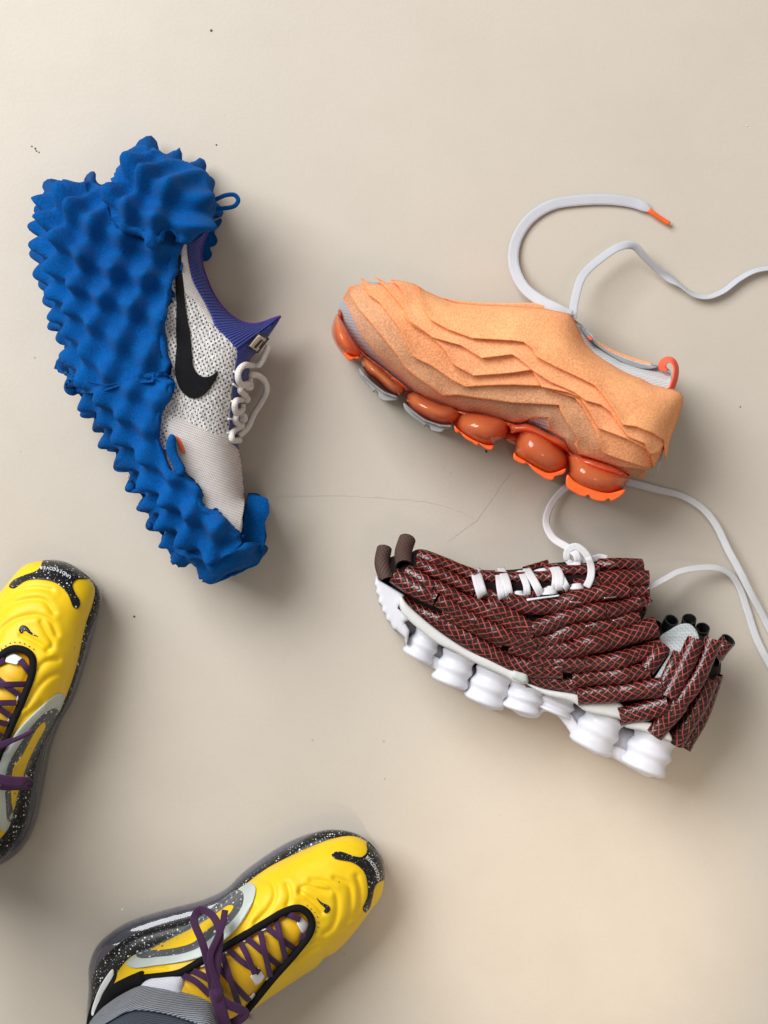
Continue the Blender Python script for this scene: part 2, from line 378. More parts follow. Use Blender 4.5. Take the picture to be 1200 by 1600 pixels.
M['grey_lace'] = lace_mat('grey_lace', (.53, .54, .58)); M['white_lace'] = lace_mat('white_lace', (.72, .71, .73)); M['purple_lace'] = lace_mat('purple_lace', (.042, .003, .045))

def lattice(name, base, line, line2, rough=.25, w=.10, cell=.0046, bump=.5):
    m = NT(name); u = m.n('UVMap').outputs[0]; sp = m.n('SeparateXYZ'); m.l(u, sp.inputs[0]); x, y = sp.outputs[0], sp.outputs[1]
    wob = m.math('MULTIPLY', m.noise(m.coord(), 160, 2), .0012); x = m.math('ADD', x, wob)
    a = m.math('DIVIDE', m.math('ADD', m.math('MULTIPLY', x, .85), y), cell); b = m.math('DIVIDE', m.math('SUBTRACT', m.math('MULTIPLY', x, .85), y), cell)
    def da(t): return m.math('ABSOLUTE', m.math('SUBTRACT', m.math('FRACT', t), .5))
    A, B = da(a), da(b); f = m.math('LESS_THAN', A, w); g = m.math('LESS_THAN', B, w); n = m.noise(m.coord(), 75, 3)
    lc = m.ramp(n, .35, .65, line2, line); up_ = m.math('GREATER_THAN', y, 0.0); dn = m.math('SUBTRACT', 1.0, up_)
    strong = m.math('MAXIMUM', m.math('MULTIPLY', f, up_), m.math('MULTIPLY', g, dn)); weak = m.math('MAXIMUM', m.math('MULTIPLY', g, up_), m.math('MULTIPLY', f, dn))
    c = m.mix(m.math('MULTIPLY', weak, .42), base, lc); c = m.mix(strong, c, lc)
    m.set(Base_Color=c, Roughness=m.math('ADD', m.math('MULTIPLY', n, .25), rough), Specular_IOR_Level=.55)
    h = m.math('MULTIPLY', m.math('MINIMUM', A, .22), m.math('MINIMUM', B, .22)); m.bump(m.math('ADD', m.math('MULTIPLY', h, 14), m.math('MULTIPLY', m.noise(m.coord(), 120, 2), .5)), bump, .0008); return m.m
M['loom'] = lattice('maroon_sleeve', (.019, .0036, .003), (.52, .080, .066), (.26, .034, .026), .15, .085, .0058, .32)
M['loom_back'] = lattice('brown_sleeve', (.045, .020, .015), (.105, .05, .037), (.075, .036, .026), .6, .2, .0034)
M['pipe_in'] = plain('black_pipe_lining', (.010, .009, .009), .35, bump=.05)
M['white_foam'] = plain('white_sole', (.70, .70, .75), .42, .03, 25, .08, 500, Subsurface_Weight=.0)
M['cream_plate'] = plain('cream_midsole', (.68, .675, .66), .5, .05, 25, .1)
M['sole_core'] = plain('lavender_core', (.40, .39, .44), .6)
M['dark_upper'] = plain('dark_upper', (.010, .006, .006), .8, Specular_IOR_Level=.15)
M['grey_weave'] = knit_fine('grey_weave_lining', (.55, .58, .59), (.36, .39, .40), .0030, .0030, .78)
M['staple'] = plain('steel_staple', (.62, .60, .58), .3, bump=0, Metallic=1.0)

def yellow_mat():
    m = NT('yellow_moulded_foam'); v = m.coord(); f = m.noise(v, 35, 4); c = m.ramp(f, .3, .7, (.82, .525, .004), (.88, .585, .006))
    d = m.noise(v, 70, 4, .7); c = m.mix(m.math('MULTIPLY', m.ramp(d, .64, .74, (0, 0, 0), (1, 1, 1)), .28), c, (.36, .22, .02))
    w = m.voro(v, 95); sp = m.n('SeparateColor'); m.l(w.outputs['Color'], sp.inputs[0])
    dot = m.math('LESS_THAN', w.outputs['Distance'], m.math('MULTIPLY', m.math('POWER', sp.outputs[0], 8.0), .14)); c = m.mix(m.math('MULTIPLY', dot, .6), c, (.25, .15, .02))
    m.set(Base_Color=c, Roughness=.48, Specular_IOR_Level=.4); m.bump(m.noise(v, 700, 3), .12, .0005); return m.m
M['yellow'] = yellow_mat(); M['tongue'] = plain('yellow_tongue', (.78, .45, .005), .5, .08)
M['speck'] = speckle('speckled_black', (.010, .010, .011)); M['speck_grey'] = speckle('speckled_grey', (.085, .09, .10), scale=300)
M['mint'] = plain('pale_mint', (.52, .57, .53), .4, .05); M['smoke'] = jelly('smoke_air_sole', (.16, .16, .20), .55, .10)
M['smoke_in'] = plain('dark_sole_core', (.022, .021, .026), .3)
M['trim'] = plain('black_binding', (.008, .008, .009), .8, Specular_IOR_Level=.12); M['white_loop'] = plain('white_eyelet_loop', (.74, .73, .74), .7); M['print_white'] = plain('white_print', (.80, .80, .80), .6, bump=0)
M['sock'] = knit_fine('white_sock', (.74, .74, .80), (.56, .56, .62), .0035, .0016, .3)
def denim(name, light, dark, p=.0028):
    m = NT(name); v = m.coord(); sp = m.n('SeparateXYZ'); m.l(m.mapping(v, (1, 1, 1), (0, 0, .95)), sp.inputs[0])
    c = m.math('SINE', m.math('ADD', m.math('MULTIPLY', m.math('ADD', sp.outputs[0], m.math('MULTIPLY', sp.outputs[2], .6)), 2 * math.pi / p), m.math('MULTIPLY', m.noise(v, 300, 2), 2.5)))
    f = m.math('ADD', m.math('MULTIPLY', c, .42), m.math('ADD', .32, m.math('MULTIPLY', m.noise(v, 60, 4), .36)))
    m.set(Base_Color=m.ramp(f, .1, .9, dark, light), Roughness=.9, Sheen_Weight=.1); m.bump(c, .5, .0006); return m.m
M['cuff'] = denim('turned_denim', (.36, .38, .42), (.045, .06, .085)); M['denim'] = denim('dark_denim', (.030, .055, .095), (.008, .016, .034)); M['skin'] = plain('skin', (.5, .32, .24), .5)
M['tan_tip'] = plain('tan_lace_tip', (.30, .19, .16), .5)

# ------------------------------------------------------------------ the floor
me = bpy.data.meshes.new('floor'); r = 2.2
me.from_pydata([(-r, -r, 0), (r, -r, 0), (r, r, 0), (-r, r, 0)], [], [(0, 1, 2, 3)])
fl = link('floor', me, M['floor']); fl['kind'] = 'structure'
def crack(pts, w=.0005):
    q = catmull(pts, step=9); q[:, :2] += np.random.RandomState(len(pts)).uniform(-1.0, 1.0, (len(q), 2)); vs, fs = [], []
    for i in range(len(q)):
        t = q[min(i + 1, len(q) - 1)] - q[max(0, i - 1)]; t = t / np.linalg.norm(t); n = np.array((-t[1], t[0])) * w * S / 2 * (0.5 + random.random())
        vs += [P(*(q[i] + n), .0003), P(*(q[i] - n), .0003)]
    for i in range(len(q) - 1): fs.append((2 * i, 2 * i + 1, 2 * i + 3, 2 * i + 2))
    make_mesh('crack', vs, fs, M['crack'], fl, smooth=False, recalc=True)
crack([(425, 777), (520, 774), (610, 779), (680, 787), (722, 801), (745, 812)], .0003)
crack([(700, 845), (745, 812), (775, 770), (800, 735)], .0003)

# ------------------------------------------------------------------ BLUE SNEAKER
blue = thing('sneaker', 'sneaker lying on its side, wrapped in bright blue egg-crate foam with grey knit upper', 'sneaker', 235, 560)
sil = catmull(zE((135, 300), (200, 285), (290, 240), (370, 270), (430, 215), (470, 145), (580, 95), (660, 140), (750, 170), (835, 210), (865, 290), (890, 350), (890, 405), (850, 470)) +
              zG((440, 160), (420, 250), (430, 350), (470, 480), (530, 620), (620, 750), (720, 840), (830, 890), (950, 890), (1050, 852), (1135, 825), (1010, 1030), (950, 1120)) +
              zH((850, 130), (830, 300), (790, 400), (745, 620), (710, 800), (740, 990), (770, 1200), (795, 1430)) +
              zF((985, 680), (1060, 700), (1065, 790), (1050, 880), (1030, 980), (900, 1045), (815, 1080), (750, 1020), (640, 970), (610, 890), (540, 800), (495, 690), (455, 610), (390, 510), (340, 430), (280, 335), (228, 250), (170, 150), (130, 50)) +
              zE((205, 990), (165, 900), (130, 800), (110, 720), (92, 630), (82, 500), (95, 420), (115, 360)), True, 4)
FB = Field(sil, length=48)
BZM, BHT = .046, .050
def bz(x, y): return BZM + BHT * FB(x, y)
def bzl(x, y): return BZM - (BZM - .001) * FB(x, y)
DU = np.array((.36, .933)); DV = np.array((-.933, .36)); PER = 68.0 / S
def egg(amp, ph=(0, 0), seed=0, edge=None, PER=PER):
    rs = np.random.RandomState(seed); f1, f2, f3 = rs.uniform(0, 6, 3)
    def d(co):
        x, y, z = co[:, 0], -co[:, 1], co[:, 2]
        u = x * DU[0] + y * DU[1] + ph[0]; v = x * DV[0] + y * DV[1] - .85 * z + ph[1]
        u = u + .0032 * np.sin(v * 37 + f1) + .002 * np.sin(u * 71 + f2); v = v + .0035 * np.sin(u * 41 + f2)
        c = np.cos(2 * np.pi * u / PER) * np.cos(2 * np.pi * v / PER)
        h = ((c + 1) / 2) ** 1.6 - (.30 if seed == 3 else .45)
        h = amp * h * (1 + .25 * np.sin(u * 23 + v * 31 + f3))
        if edge is not None and len(edge) > 2:
            k = S / (1 - z / H); d = np.sqrt(((600 + x * k)[:, None] - edge[:, 0]) ** 2 + ((800 + y * k)[:, None] - edge[:, 1]) ** 2).min(1); h = h * np.clip(d / 7, .2, 1)
        return h
    return d
def foam_piece(poly, T, roll, amp, inner=None, lift=0.0, seed=0, name='foam_sheet', ph=(0, 0), spacing=4.0, zt=None, zb=None, per=PER):
    ln = None if inner is None else np.array(inner)
    def top(x, y):
        d = dist(ln, x, y, False) if ln is not None else dist(poly, x, y)
        k = np.sqrt(1 - (1 - np.clip(d / roll, 0, 1)) ** 2)
        return bz(x, y) + lift + T * k
    return solid(name, poly, zt or top, zb or (lambda x, y: np.minimum(bzl(x, y), top(x, y) - .004)), M['blue'], blue, spacing, disp=egg(amp, ph, seed, np.array(poly)[FB(np.array(poly)[:, 0], np.array(poly)[:, 1]) > .22] if zt is None else None, per), rings=(.12, .45, 1.0, 1.9, 3.0, 4.6))
in1 = zE((740, 520), (722, 590), (718, 670), (690, 715), (688, 790), (660, 835), (645, 880), (660, 960), (672, 1057)) + zF((626, 50), (612, 115), (560, 140))
p1 = catmull(zE((137, 302), (202, 288), (290, 245), (368, 278), (440, 285), (560, 330), (690, 430)) + in1 + zF((420, 150), (260, 195), (172, 180), (130, 60)) +
             zE((205, 990), (165, 900), (130, 800), (110, 720), (92, 630), (82, 500), (95, 420), (115, 360)), True, 3.5)
foam_piece(p1, .012, 11, .0180, in1, 0, 1)
in2 = zF((500, 92), (545, 82), (640, 138), (632, 190), (600, 250), (575, 320), (570, 400), (600, 470), (625, 560), (690, 570), (740, 610), (772, 660), (775, 715), (850, 745), (885, 800), (950, 850), (960, 880))
p2 = catmull(zF((128, 100), (300, 150), (430, 120)) + in2 + zF((930, 930), (800, 985), (700, 960), (640, 940), (605, 890), (535, 800), (492, 690), (452, 610), (388, 510), (338, 430), (278, 335), (226, 250), (170, 160)), True, 3.5)
foam_piece(p2, .011, 10, .0165, in2, 0.002, 1)
p3 = catmull(zE((434, 222), (476, 154), (580, 102), (656, 148), (745, 178), (828, 216), (857, 292), (881, 350), (881, 400), (855, 430), (830, 490), (765, 540), (720, 545), (665, 490), (640, 535), (590, 545), (530, 505), (450, 480), (410, 430), (390, 340), (425, 260)), True, 3.5)
in3 = zE((425, 260), (390, 340), (410, 430), (450, 480), (530, 505), (590, 545), (640, 535), (665, 490), (720, 545), (765, 540), (835, 490))
foam_piece(p3, .010, 9, .0185, in3, .016, 3, ph=(.009, .006), per=58.0 / S)
p4 = catmull(zF((600, 905), (690, 935), (800, 965), (900, 930), (960, 895), (1048, 905), (1048, 950), (1030, 995), (980, 1018), (900, 1052), (820, 1085), (785, 1065), (740, 1010), (650, 985)), True, 3)
foam_piece(p4, .008, 8, .0095, zF((600, 905), (690, 935), (800, 965), (900, 930), (960, 895)), .006, 4, ph=(.006, .012), spacing=3.5)
p5 = straight(zF((985, 663), (1030, 672), (1075, 690), (1082, 755), (1062, 800), (1066, 860), (1050, 940), (1000, 935), (945, 910), (950, 850), (962, 760)), 3)
foam_piece(p5, .0, 5, .0035, None, 0, 5, name='foam_flap', spacing=3.5, zt=lambda x, y: np.full(x.shape, .062), zb=lambda x, y: np.full(x.shape, .004))
p6 = catmull(zF((600, 420), (622, 385), (640, 395), (652, 470), (690, 550), (675, 578), (648, 578), (622, 520), (600, 470)), True, 2.5)
foam_piece(p6, .006, 6, .002, None, .012, 6, name='foam_flap', spacing=3)
p7 = catmull(zE((760, 440), (840, 460), (905, 432), (898, 462), (872, 490), (886, 530), (872, 555), (852, 562), (862, 592), (845, 618), (818, 625), (780, 640)), True, 3)
foam_piece(p7, .0, 6, .004, None, 0, 7, spacing=3.5, zt=lambda x, y: np.full(x.shape, .036), zb=lambda x, y: np.full(x.shape, .003))
# knit upper
pk = catmull(zE((700, 560), (735, 545), (760, 540)) + zG((300, 172), (310, 300), (350, 500), (460, 700), (550, 910), (640, 1000), (745, 1110)) + zH((725, 60), (700, 250), (670, 450), (660, 650), (655, 800), (685, 920), (745, 985), (770, 1200), (795, 1400), (775, 1560)) + zF((945, 850), (880, 850), (760, 760), (600, 600), (500, 380), (480, 100)) + zE((560, 900), (600, 700)), True, 4)
solid('knit_upper', pk, bz, bzl, M['knit'], blue, 5)
pt = catmull(zH((150, 660), (240, 700), (400, 780), (520, 830), (640, 850), (690, 925), (742, 985), (768, 1200), (793, 1420), (775, 1600), (700, 1850), (450, 1800), (250, 1400), (120, 1080), (60, 880), (90, 740)), True, 4)
solid('toe_box', pt, lambda x, y: bz(x, y) + .0012, lambda x, y: bz(x, y) - .002, M['toe_knit'], blue, 5, bev=.0004)
ph_ = catmull(zG((262, 180), (296, 168), (306, 300), (350, 500), (455, 700), (545, 905), (500, 880), (420, 760), (350, 670), (285, 620), (262, 500), (246, 300)), True, 3)
solid('heel_strip', ph_, lambda x, y: bz(x, y) + .0012, lambda x, y: bz(x, y) - .002, M['heel_knit'], blue, 4, bev=.0004)
psw = catmull(zG((215, 280), (240, 270), (248, 400), (262, 500), (282, 700), (302, 850), (322, 950), (345, 1190)) + zH((310, 185), (335, 240), (390, 288), (450, 292), (505, 265), (538, 235), (532, 300), (480, 385), (420, 455), (340, 495), (262, 480), (192, 412), (150, 310), (138, 200), (160, 0)) + zG((208, 1180), (200, 950), (203, 700), (195, 510)), True, 3)
solid('check_mark', psw, lambda x, y: bz(x, y) + .0022, lambda x, y: bz(x, y) - .002, M['black_knit'], blue, 5, bev=.0006)
# ribbed collar: a strip between its two edges, ribs running across
Lc = catmull(zG((300, 165), (303, 250), (320, 350), (350, 500), (400, 600), (460, 700), (510, 800), (550, 910), (640, 1000), (750, 1120)), step=3)
Rc = catmull(zG((482, 62), (440, 160), (420, 250), (430, 350), (470, 480), (530, 620), (620, 750), (720, 840), (830, 890), (950, 890), (1050, 852), (1135, 826)), step=3)
def strip(name, L, R, n, m, off, thick, mat, zf, par):
    def rs(q, n):
        d = np.r_[0, np.cumsum(np.linalg.norm(np.diff(q, axis=0), axis=1))]; return np.stack([np.interp(np.linspace(0, d[-1], n), d, q[:, i]) for i in (0, 1)], 1), d[-1]
    a, la = rs(L, n); b, lb = rs(R, n); vs, uv, fs = [], [], []
    for side in (0, 1):
        for i in range(n):
            for j in range(m):
                p = a[i] + (b[i] - a[i]) * j / (m - 1); z = float(zf(p[:1], p[1:])[0]) + (off if side == 0 else off - thick)
                vs.append(P(p[0], p[1], z)); uv.append((i / (n - 1) * (la + lb) / 2 / S, j / (m - 1) * .02))
    N = n * m
    for i in range(n - 1):
        for j in range(m - 1):
            q = (i * m + j, i * m + j + 1, (i + 1) * m + j + 1, (i + 1) * m + j); fs += [q, tuple(N + k for k in q[::-1])]
        for j in (0, m - 1): fs.append((i * m + j, (i + 1) * m + j, N + (i + 1) * m + j, N + i * m + j))
    for i in (0, n - 1):
        for j in range(m - 1): fs.append((i * m + j, i * m + j + 1, N + i * m + j + 1, N + i * m + j))
    return make_mesh(name, vs, fs, mat, par, uv=uv, recalc=True)
collar = strip('collar', Lc, Rc, 90, 10, .0018, .003, M['rib'], bz, blue)
cord('collar_edge', on(bz, [tuple(p) for p in Rc[::4]], .0018), .0012, M['purple_edge'], collar)
ptg = catmull(zG((745, 1100), (860, 1000), (960, 900), (1060, 860), (1132, 828), (1010, 1030), (940, 1130)) + zH((850, 130), (830, 300), (785, 400), (742, 620), (705, 800), (742, 985), (722, 975), (684, 915), (655, 800), (665, 600), (682, 450), (702, 250), (728, 60)), True, 3)
solid('tongue', ptg, lambda x, y: bz(x, y) + .0010, bzl, M['royal'], blue, 5)
tag = solid('tag', straight(zG((935, 965), (1035, 1022), (930, 1160), (838, 1092)), 3), lambda x, y: bz(x, y) + .0035, lambda x, y: bz(x, y), M['black'], blue, 4, bev=.0005)
solid('tag_face', straight(zG((938, 988), (1012, 1030), (925, 1140), (856, 1088)), 3), lambda x, y: bz(x, y) + .0042, lambda x, y: bz(x, y) + .002, M['tag_beige'], tag, 4, bev=.0003)
for q in (((962, 1030), (978, 1038), (915, 1112), (893, 1102)), ((985, 1042), (1002, 1048), (950, 1112), (940, 1106))):
    solid('tag_mark', straight(zG(*q), 3), lambda x, y: bz(x, y) + .0047, lambda x, y: bz(x, y) + .003, M['tag_ink'], tag, 4)
def lace_b(dz, *p): cord('lace', on(bz, zH(*p), dz), .0026, M['white_cord'], blue, step=1.5)
lace_b(.008, (1020, 0), (985, 80), (930, 178), (870, 185), (790, 185), (738, 240), (735, 320), (775, 372), (830, 370))
lace_b(.0075, (845, 300), (835, 345), (775, 375), (750, 420), (800, 470), (822, 510), (770, 505), (712, 520), (700, 580), (712, 630))
lace_b(.007, (775, 545), (770, 600), (715, 650), (705, 710), (740, 745), (770, 750), (705, 785), (672, 830), (680, 885), (745, 888))
lace_b(.005, (790, 385), (850, 390), (838, 330)); lace_b(.005, (745, 700), (795, 690), (780, 655), (745, 660))
cord('lace', [(*p, z) for p, z in zip(zH((840, 270), (920, 282), (985, 340), (1000, 420), (950, 530), (880, 640), (820, 770), (735, 850)), (.06, .05, .04, .035, .03, .035, .045, .055))], .0026, M['white_cord'], blue)
for a, b in (((690, 240), (745, 290)), ((685, 360), (745, 400)), ((672, 520), (715, 545)), ((640, 688), (705, 688)), ((635, 820), (680, 825))):
    cord('lace_thread', on(bz, zH(a, b), .003), .0009, M['white_cord'], blue)
solid('sole_slit', catmull(zH((155, 845), (190, 885), (232, 1000), (215, 1010), (180, 940)), True, 2), lambda x, y: bz(x, y) + .003, lambda x, y: bz(x, y), M['red_slit'], blue, 3)
cord('pull_loop', [(*p, .05) for p in zE((868, 352), (925, 328), (962, 328), (978, 350), (962, 376), (870, 392))], .0018, M['blue'], blue, step=1.5)

# ------------------------------------------------------------------ ORANGE SNEAKER
orange = thing('sneaker', 'sneaker on its side under stepped sheets of orange foam with clear orange sole pods', 'sneaker', 800, 610)
top_edge = zA((600, 138), (660, 178), (760, 222), (850, 252), (1000, 264), (1200, 270)) + [(850, 482)] + zB((412, 37), (440, 78), (468, 135), (500, 205), (560, 268), (640, 322), (740, 380), (840, 420), (900, 452), (985, 472), (1060, 497))
heel_edge = zB((1080, 530), (1075, 572), (1035, 690), (1003, 770), (978, 918))
osil = catmull(zA((120, 285), (145, 230), (180, 150), (240, 125), (255, 95), (330, 85), (430, 100), (520, 112)) + top_edge + heel_edge + zB((940, 940), (900, 955), (865, 1000), (800, 1008), (720, 975), (560, 915), (430, 875), (290, 750), (170, 690), (100, 700), (0, 670)) + zA((1180, 1005), (1000, 955), (900, 938), (760, 895), (620, 835), (500, 745), (400, 665), (250, 545), (150, 395)), True, 4)
FO = Field(osil, length=50)
OZM, OHT = .048, .048
def oz(x, y): return OZM + OHT * FO(x, y)
oin_t = np.roll(osil, -1, 0) - np.roll(osil, 1, 0); oin_t /= np.linalg.norm(oin_t, axis=1)[:, None]; onn = np.stack([-oin_t[:, 1], oin_t[:, 0]], 1); oc = osil + onn
onn *= 1 if inside(osil, oc[:, 0], oc[:, 1]).mean() > .5 else -1
solid('mesh_upper', osil + onn * np.where((osil[:, 0] > 535) & ((osil[:, 1] < 500) | (osil[:, 0] > 880)), 9.0, 0.0)[:, None], lambda x, y: oz(x, y) - .001, lambda x, y: OZM - (OZM - .002) * FO(x, y), M['grey_mesh'], orange, 7)
edges = [
 (zA((145, 222), (160, 250), (205, 340), (260, 460), (350, 570), (420, 650), (470, 690), (560, 770), (640, 830), (760, 900), (860, 932), (1000, 957)) + zB((0, 652), (60, 672), (130, 676), (195, 648), (283, 646), (288, 720), (390, 772), (402, 822), (440, 870), (560, 906), (730, 962), (800, 1003), (855, 998), (866, 950)), zA((450, 150), (300, 150), (230, 140), (182, 152))),
 (zA((183, 200), (240, 290), (310, 370), (400, 480), (480, 580), (540, 670), (620, 730), (770, 835), (860, 830), (1000, 850)) + zB((75, 560), (350, 574), (356, 602), (400, 680), (462, 772), (440, 800), (470, 860), (560, 890), (700, 935), (862, 952), (900, 930)), zA((450, 146), (330, 142), (260, 135), (190, 155))),
 (zA((250, 92), (280, 150), (300, 200), (370, 250), (440, 340), (500, 420), (580, 590), (700, 650), (830, 740), (910, 780), (1040, 770)) + zB((75, 455), (245, 462), (370, 510), (440, 530), (490, 590), (560, 720), (600, 840), (618, 862), (740, 905), (865, 945), (905, 940)), zA((440, 142), (320, 136))),
 (zA((330, 83), (370, 120), (420, 170), (480, 240), (525, 295), (525, 340), (570, 390), (690, 460), (780, 550), (830, 640), (960, 710), (1100, 700)) + zB((75, 386), (190, 368), (248, 468), (400, 500), (470, 530), (520, 600), (580, 710), (740, 770), (858, 830), (890, 880), (900, 942)), zA((500, 128), (420, 128))),
 (zA((425, 103), (490, 150), (530, 210), (532, 310), (560, 370), (650, 430), (700, 470), (880, 520), (1010, 600)) + zB((75, 278), (110, 300), (190, 368), (300, 440), (440, 500), (505, 548), (592, 572), (650, 612), (700, 690), (752, 760), (850, 800), (880, 868), (940, 852), (970, 800)), zA((520, 116), (470, 110))),
 (zA((600, 140), (620, 220), (650, 300), (690, 360), (800, 420), (950, 475)) + zB((75, 196), (140, 205), (190, 240), (215, 290), (330, 350), (440, 400), (560, 460), (620, 530), (680, 620), (722, 690), (800, 700), (900, 740), (962, 782), (974, 918)), [])]
for i, (lo, tipback) in enumerate(edges):
    back = (top_edge + heel_edge[:-1])[::-1]
    pl = straight(list(lo) + back + list(tipback), 4)
    off = .0012 + i * .0029
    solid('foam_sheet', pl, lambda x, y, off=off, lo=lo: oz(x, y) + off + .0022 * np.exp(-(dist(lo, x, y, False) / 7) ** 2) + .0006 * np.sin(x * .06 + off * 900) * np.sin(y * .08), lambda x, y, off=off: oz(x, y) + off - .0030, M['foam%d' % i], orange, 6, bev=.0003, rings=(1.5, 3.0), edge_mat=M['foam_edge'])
# medial side of the foam, just seen over the throat, and the collar
solid('far_foam_edge', catmull(zA((760, 218), (850, 236), (1000, 250), (1190, 255)) + [(838, 474), (858, 484), (850, 500), (800, 495), (730, 480)], True, 3), lambda x, y: np.full(x.shape, .046), lambda x, y: np.full(x.shape, .010), M['foam4'], orange, 4, bev=.001)
pc = catmull(zB((425, 70), (470, 92), (520, 140), (548, 165), (575, 208), (640, 252), (730, 292), (850, 330), (950, 344), (1000, 372), (990, 475), (900, 470), (740, 400), (600, 320), (480, 230)), True, 3)
solid('collar', pc, lambda x, y: .046 + .022 * np.clip(dist(zB((425, 70), (520, 140), (575, 208), (730, 292), (850, 330), (1000, 372)), x, y, False) / 16, 0, 1), lambda x, y: np.full(x.shape, .02), M['grey_knit'], orange, 3.5)
solid('lining', catmull(zB((470, 100), (520, 150), (570, 205), (640, 258), (730, 300), (850, 338), (930, 350), (890, 362), (790, 352), (680, 300), (590, 240), (500, 160)), True, 3), lambda x, y: np.full(x.shape, .060), lambda x, y: np.full(x.shape, .04), M['grey_lining'], orange, 3.5, bev=.001)
solid('far_foam_edge', catmull(zB((560, 190), (640, 235), (730, 275), (840, 312), (900, 330), (850, 345), (700, 300), (600, 240)), True, 3), lambda x, y: np.full(x.shape, .040), lambda x, y: np.full(x.shape, .010), M['foam4'], orange, 4, bev=.001)
solid('collar_mark', catmull(zB((515, 170), (535, 172), (548, 190), (530, 192)), True, 2), lambda x, y: np.full(x.shape, .068), lambda x, y: np.full(x.shape, .05), M['coral'], orange, 3)
ribbon('pull_tab', [(*p, z, 1.0) for p, z in zip(zB((960, 372), (958, 335), (980, 312), (1012, 312), (1034, 345), (1032, 410), (1010, 475)), (.060, .062, .064, .066, .066, .066, .064))], .0095, .0016, M['coral'], orange, step=1.5)
solid('silver_patch', straight(zB((190, 640), (290, 640), (292, 725), (225, 705), (165, 680)), 3), lambda x, y: oz(x, y) + .0004, lambda x, y: oz(x, y) - .003, M['silver'], orange, 4)
# sole plate, pods and lugs
def pod(name, pts, mat, zc=.050, h=.044, par=None, length=22, sp=3.5, power=.38):
    pl = catmull(pts, True, 3); f = Field(pl, cell=1.5, length=length, iters=300, power=power)
    return solid(name, pl, lambda x, y: zc + h * f(x, y), lambda x, y: zc - min(h, zc - .001) * f(x, y), mat, par or orange, sp)
pod('sole_plate', zA((118, 288), (110, 320), (150, 400), (245, 560), (400, 690), (520, 790), (640, 850), (780, 915), (900, 960), (1000, 980), (1180, 1035)) + zB((60, 740), (160, 740), (290, 800), (400, 860), (430, 900), (560, 960), (720, 1000), (772, 1002), (730, 955), (560, 890), (430, 850), (390, 780), (290, 730), (170, 675), (100, 680), (0, 650)) + zA((1000, 945), (900, 928), (760, 885), (620, 825), (500, 735), (400, 655), (250, 535), (150, 380), (130, 295)), M['plate'], .05, .042, length=12, sp=4)
pod('air_pod', zA((112, 320), (78, 380), (73, 450), (105, 525), (155, 585), (200, 590), (245, 595), (255, 555), (205, 470), (150, 375)), M['pod'])
pod('air_pod', zA((262, 585), (258, 625), (290, 690), (350, 735), (420, 800), (485, 832), (520, 822), (532, 790), (470, 735), (400, 675), (320, 610)), M['pod'])
pod('air_pod', zA((535, 825), (545, 890), (600, 945), (680, 990), (780, 1018), (840, 1005), (880, 955), (840, 905), (760, 880), (650, 835), (590, 808)), M['pod'])
pod('air_pod', zA((880, 945), (840, 1010), (850, 1045), (900, 1090), (960, 1125), (1040, 1155), (1080, 1150), (1110, 1120), (1155, 1100), (1182, 1040), (1165, 985), (1080, 955), (960, 935)), M['pod'])
pod('air_pod', zA((1160, 1060), (1150, 1105), (1200, 1140), (1260, 1160), (1260, 1080)), M['pod'], .03, .025)
pod('air_pod', zB((160, 675), (112, 740), (88, 830), (92, 880), (150, 915), (210, 950), (285, 985), (330, 985), (380, 960), (402, 930), (395, 860), (330, 780), (250, 720)), M['pod'])
pod('air_pod', zB((395, 850), (405, 940), (400, 1000), (450, 1060), (540, 1095), (640, 1110), (705, 1080), (750, 1030), (768, 985), (700, 950), (560, 895), (450, 850)), M['pod'])
lg = zA((145, 565), (160, 592), (192, 617), (214, 600), (242, 606), (246, 590), (200, 588), (160, 560))
def lug(pts, mat, zt=.082, zb=.006): return solid('tread_lug', catmull(pts, True, 2.5), lambda x, y: np.full(x.shape, zt), lambda x, y: np.full(x.shape, zb), mat, orange, 4, bev=.002)
lug(lg, M['lug_orange'])
lug(zA((246, 662), (247, 700), (270, 735), (318, 788), (336, 815), (345, 800), (362, 815), (366, 845), (395, 866), (425, 868), (490, 855), (484, 838), (410, 808), (330, 748), (275, 690)), M['lug_grey'])
lug(zA((522, 878), (526, 912), (565, 958), (640, 1012), (656, 1030), (664, 1014), (685, 1024), (692, 1048), (760, 1062), (780, 1045), (822, 1036), (826, 1018), (760, 1012), (660, 978), (585, 925)), M['lug_grey'])
for z_, pts in ((.086, ((246, 660), (275, 694), (330, 752), (410, 812), (484, 842), (478, 850), (400, 822), (322, 762), (262, 706))), (.086, ((522, 876), (585, 929), (660, 984), (760, 1018), (826, 1022), (820, 1030), (750, 1028), (650, 994), (575, 940)))):
    solid('tread_rim', straight(zA(*pts), 3), lambda x, y: np.full(x.shape, z_), lambda x, y: np.full(x.shape, .01), M['lug_grey'], orange, 4, bev=.0015)
lug(zA((838, 1015), (842, 1052), (862, 1070), (872, 1062), (905, 1098), (958, 1130), (985, 1150), (990, 1136), (1035, 1166), (1072, 1172), (1088, 1145), (1040, 1140), (960, 1108), (900, 1072), (856, 1035)), M['lug_orange'])
lug(zB((88, 850), (84, 888), (140, 920), (160, 915), (205, 962), (290, 1014), (318, 1012), (325, 995), (380, 975), (392, 945), (330, 965), (285, 970), (210, 935), (150, 898), (100, 868)), M['lug_orange'])
lug(zB((400, 980), (394, 1050), (448, 1092), (505, 1112), (522, 1100), (540, 1124), (620, 1138), (640, 1124), (650, 1138), (718, 1104), (740, 1070), (640, 1088), (520, 1058), (440, 1018)), M['lug_orange'], .086)
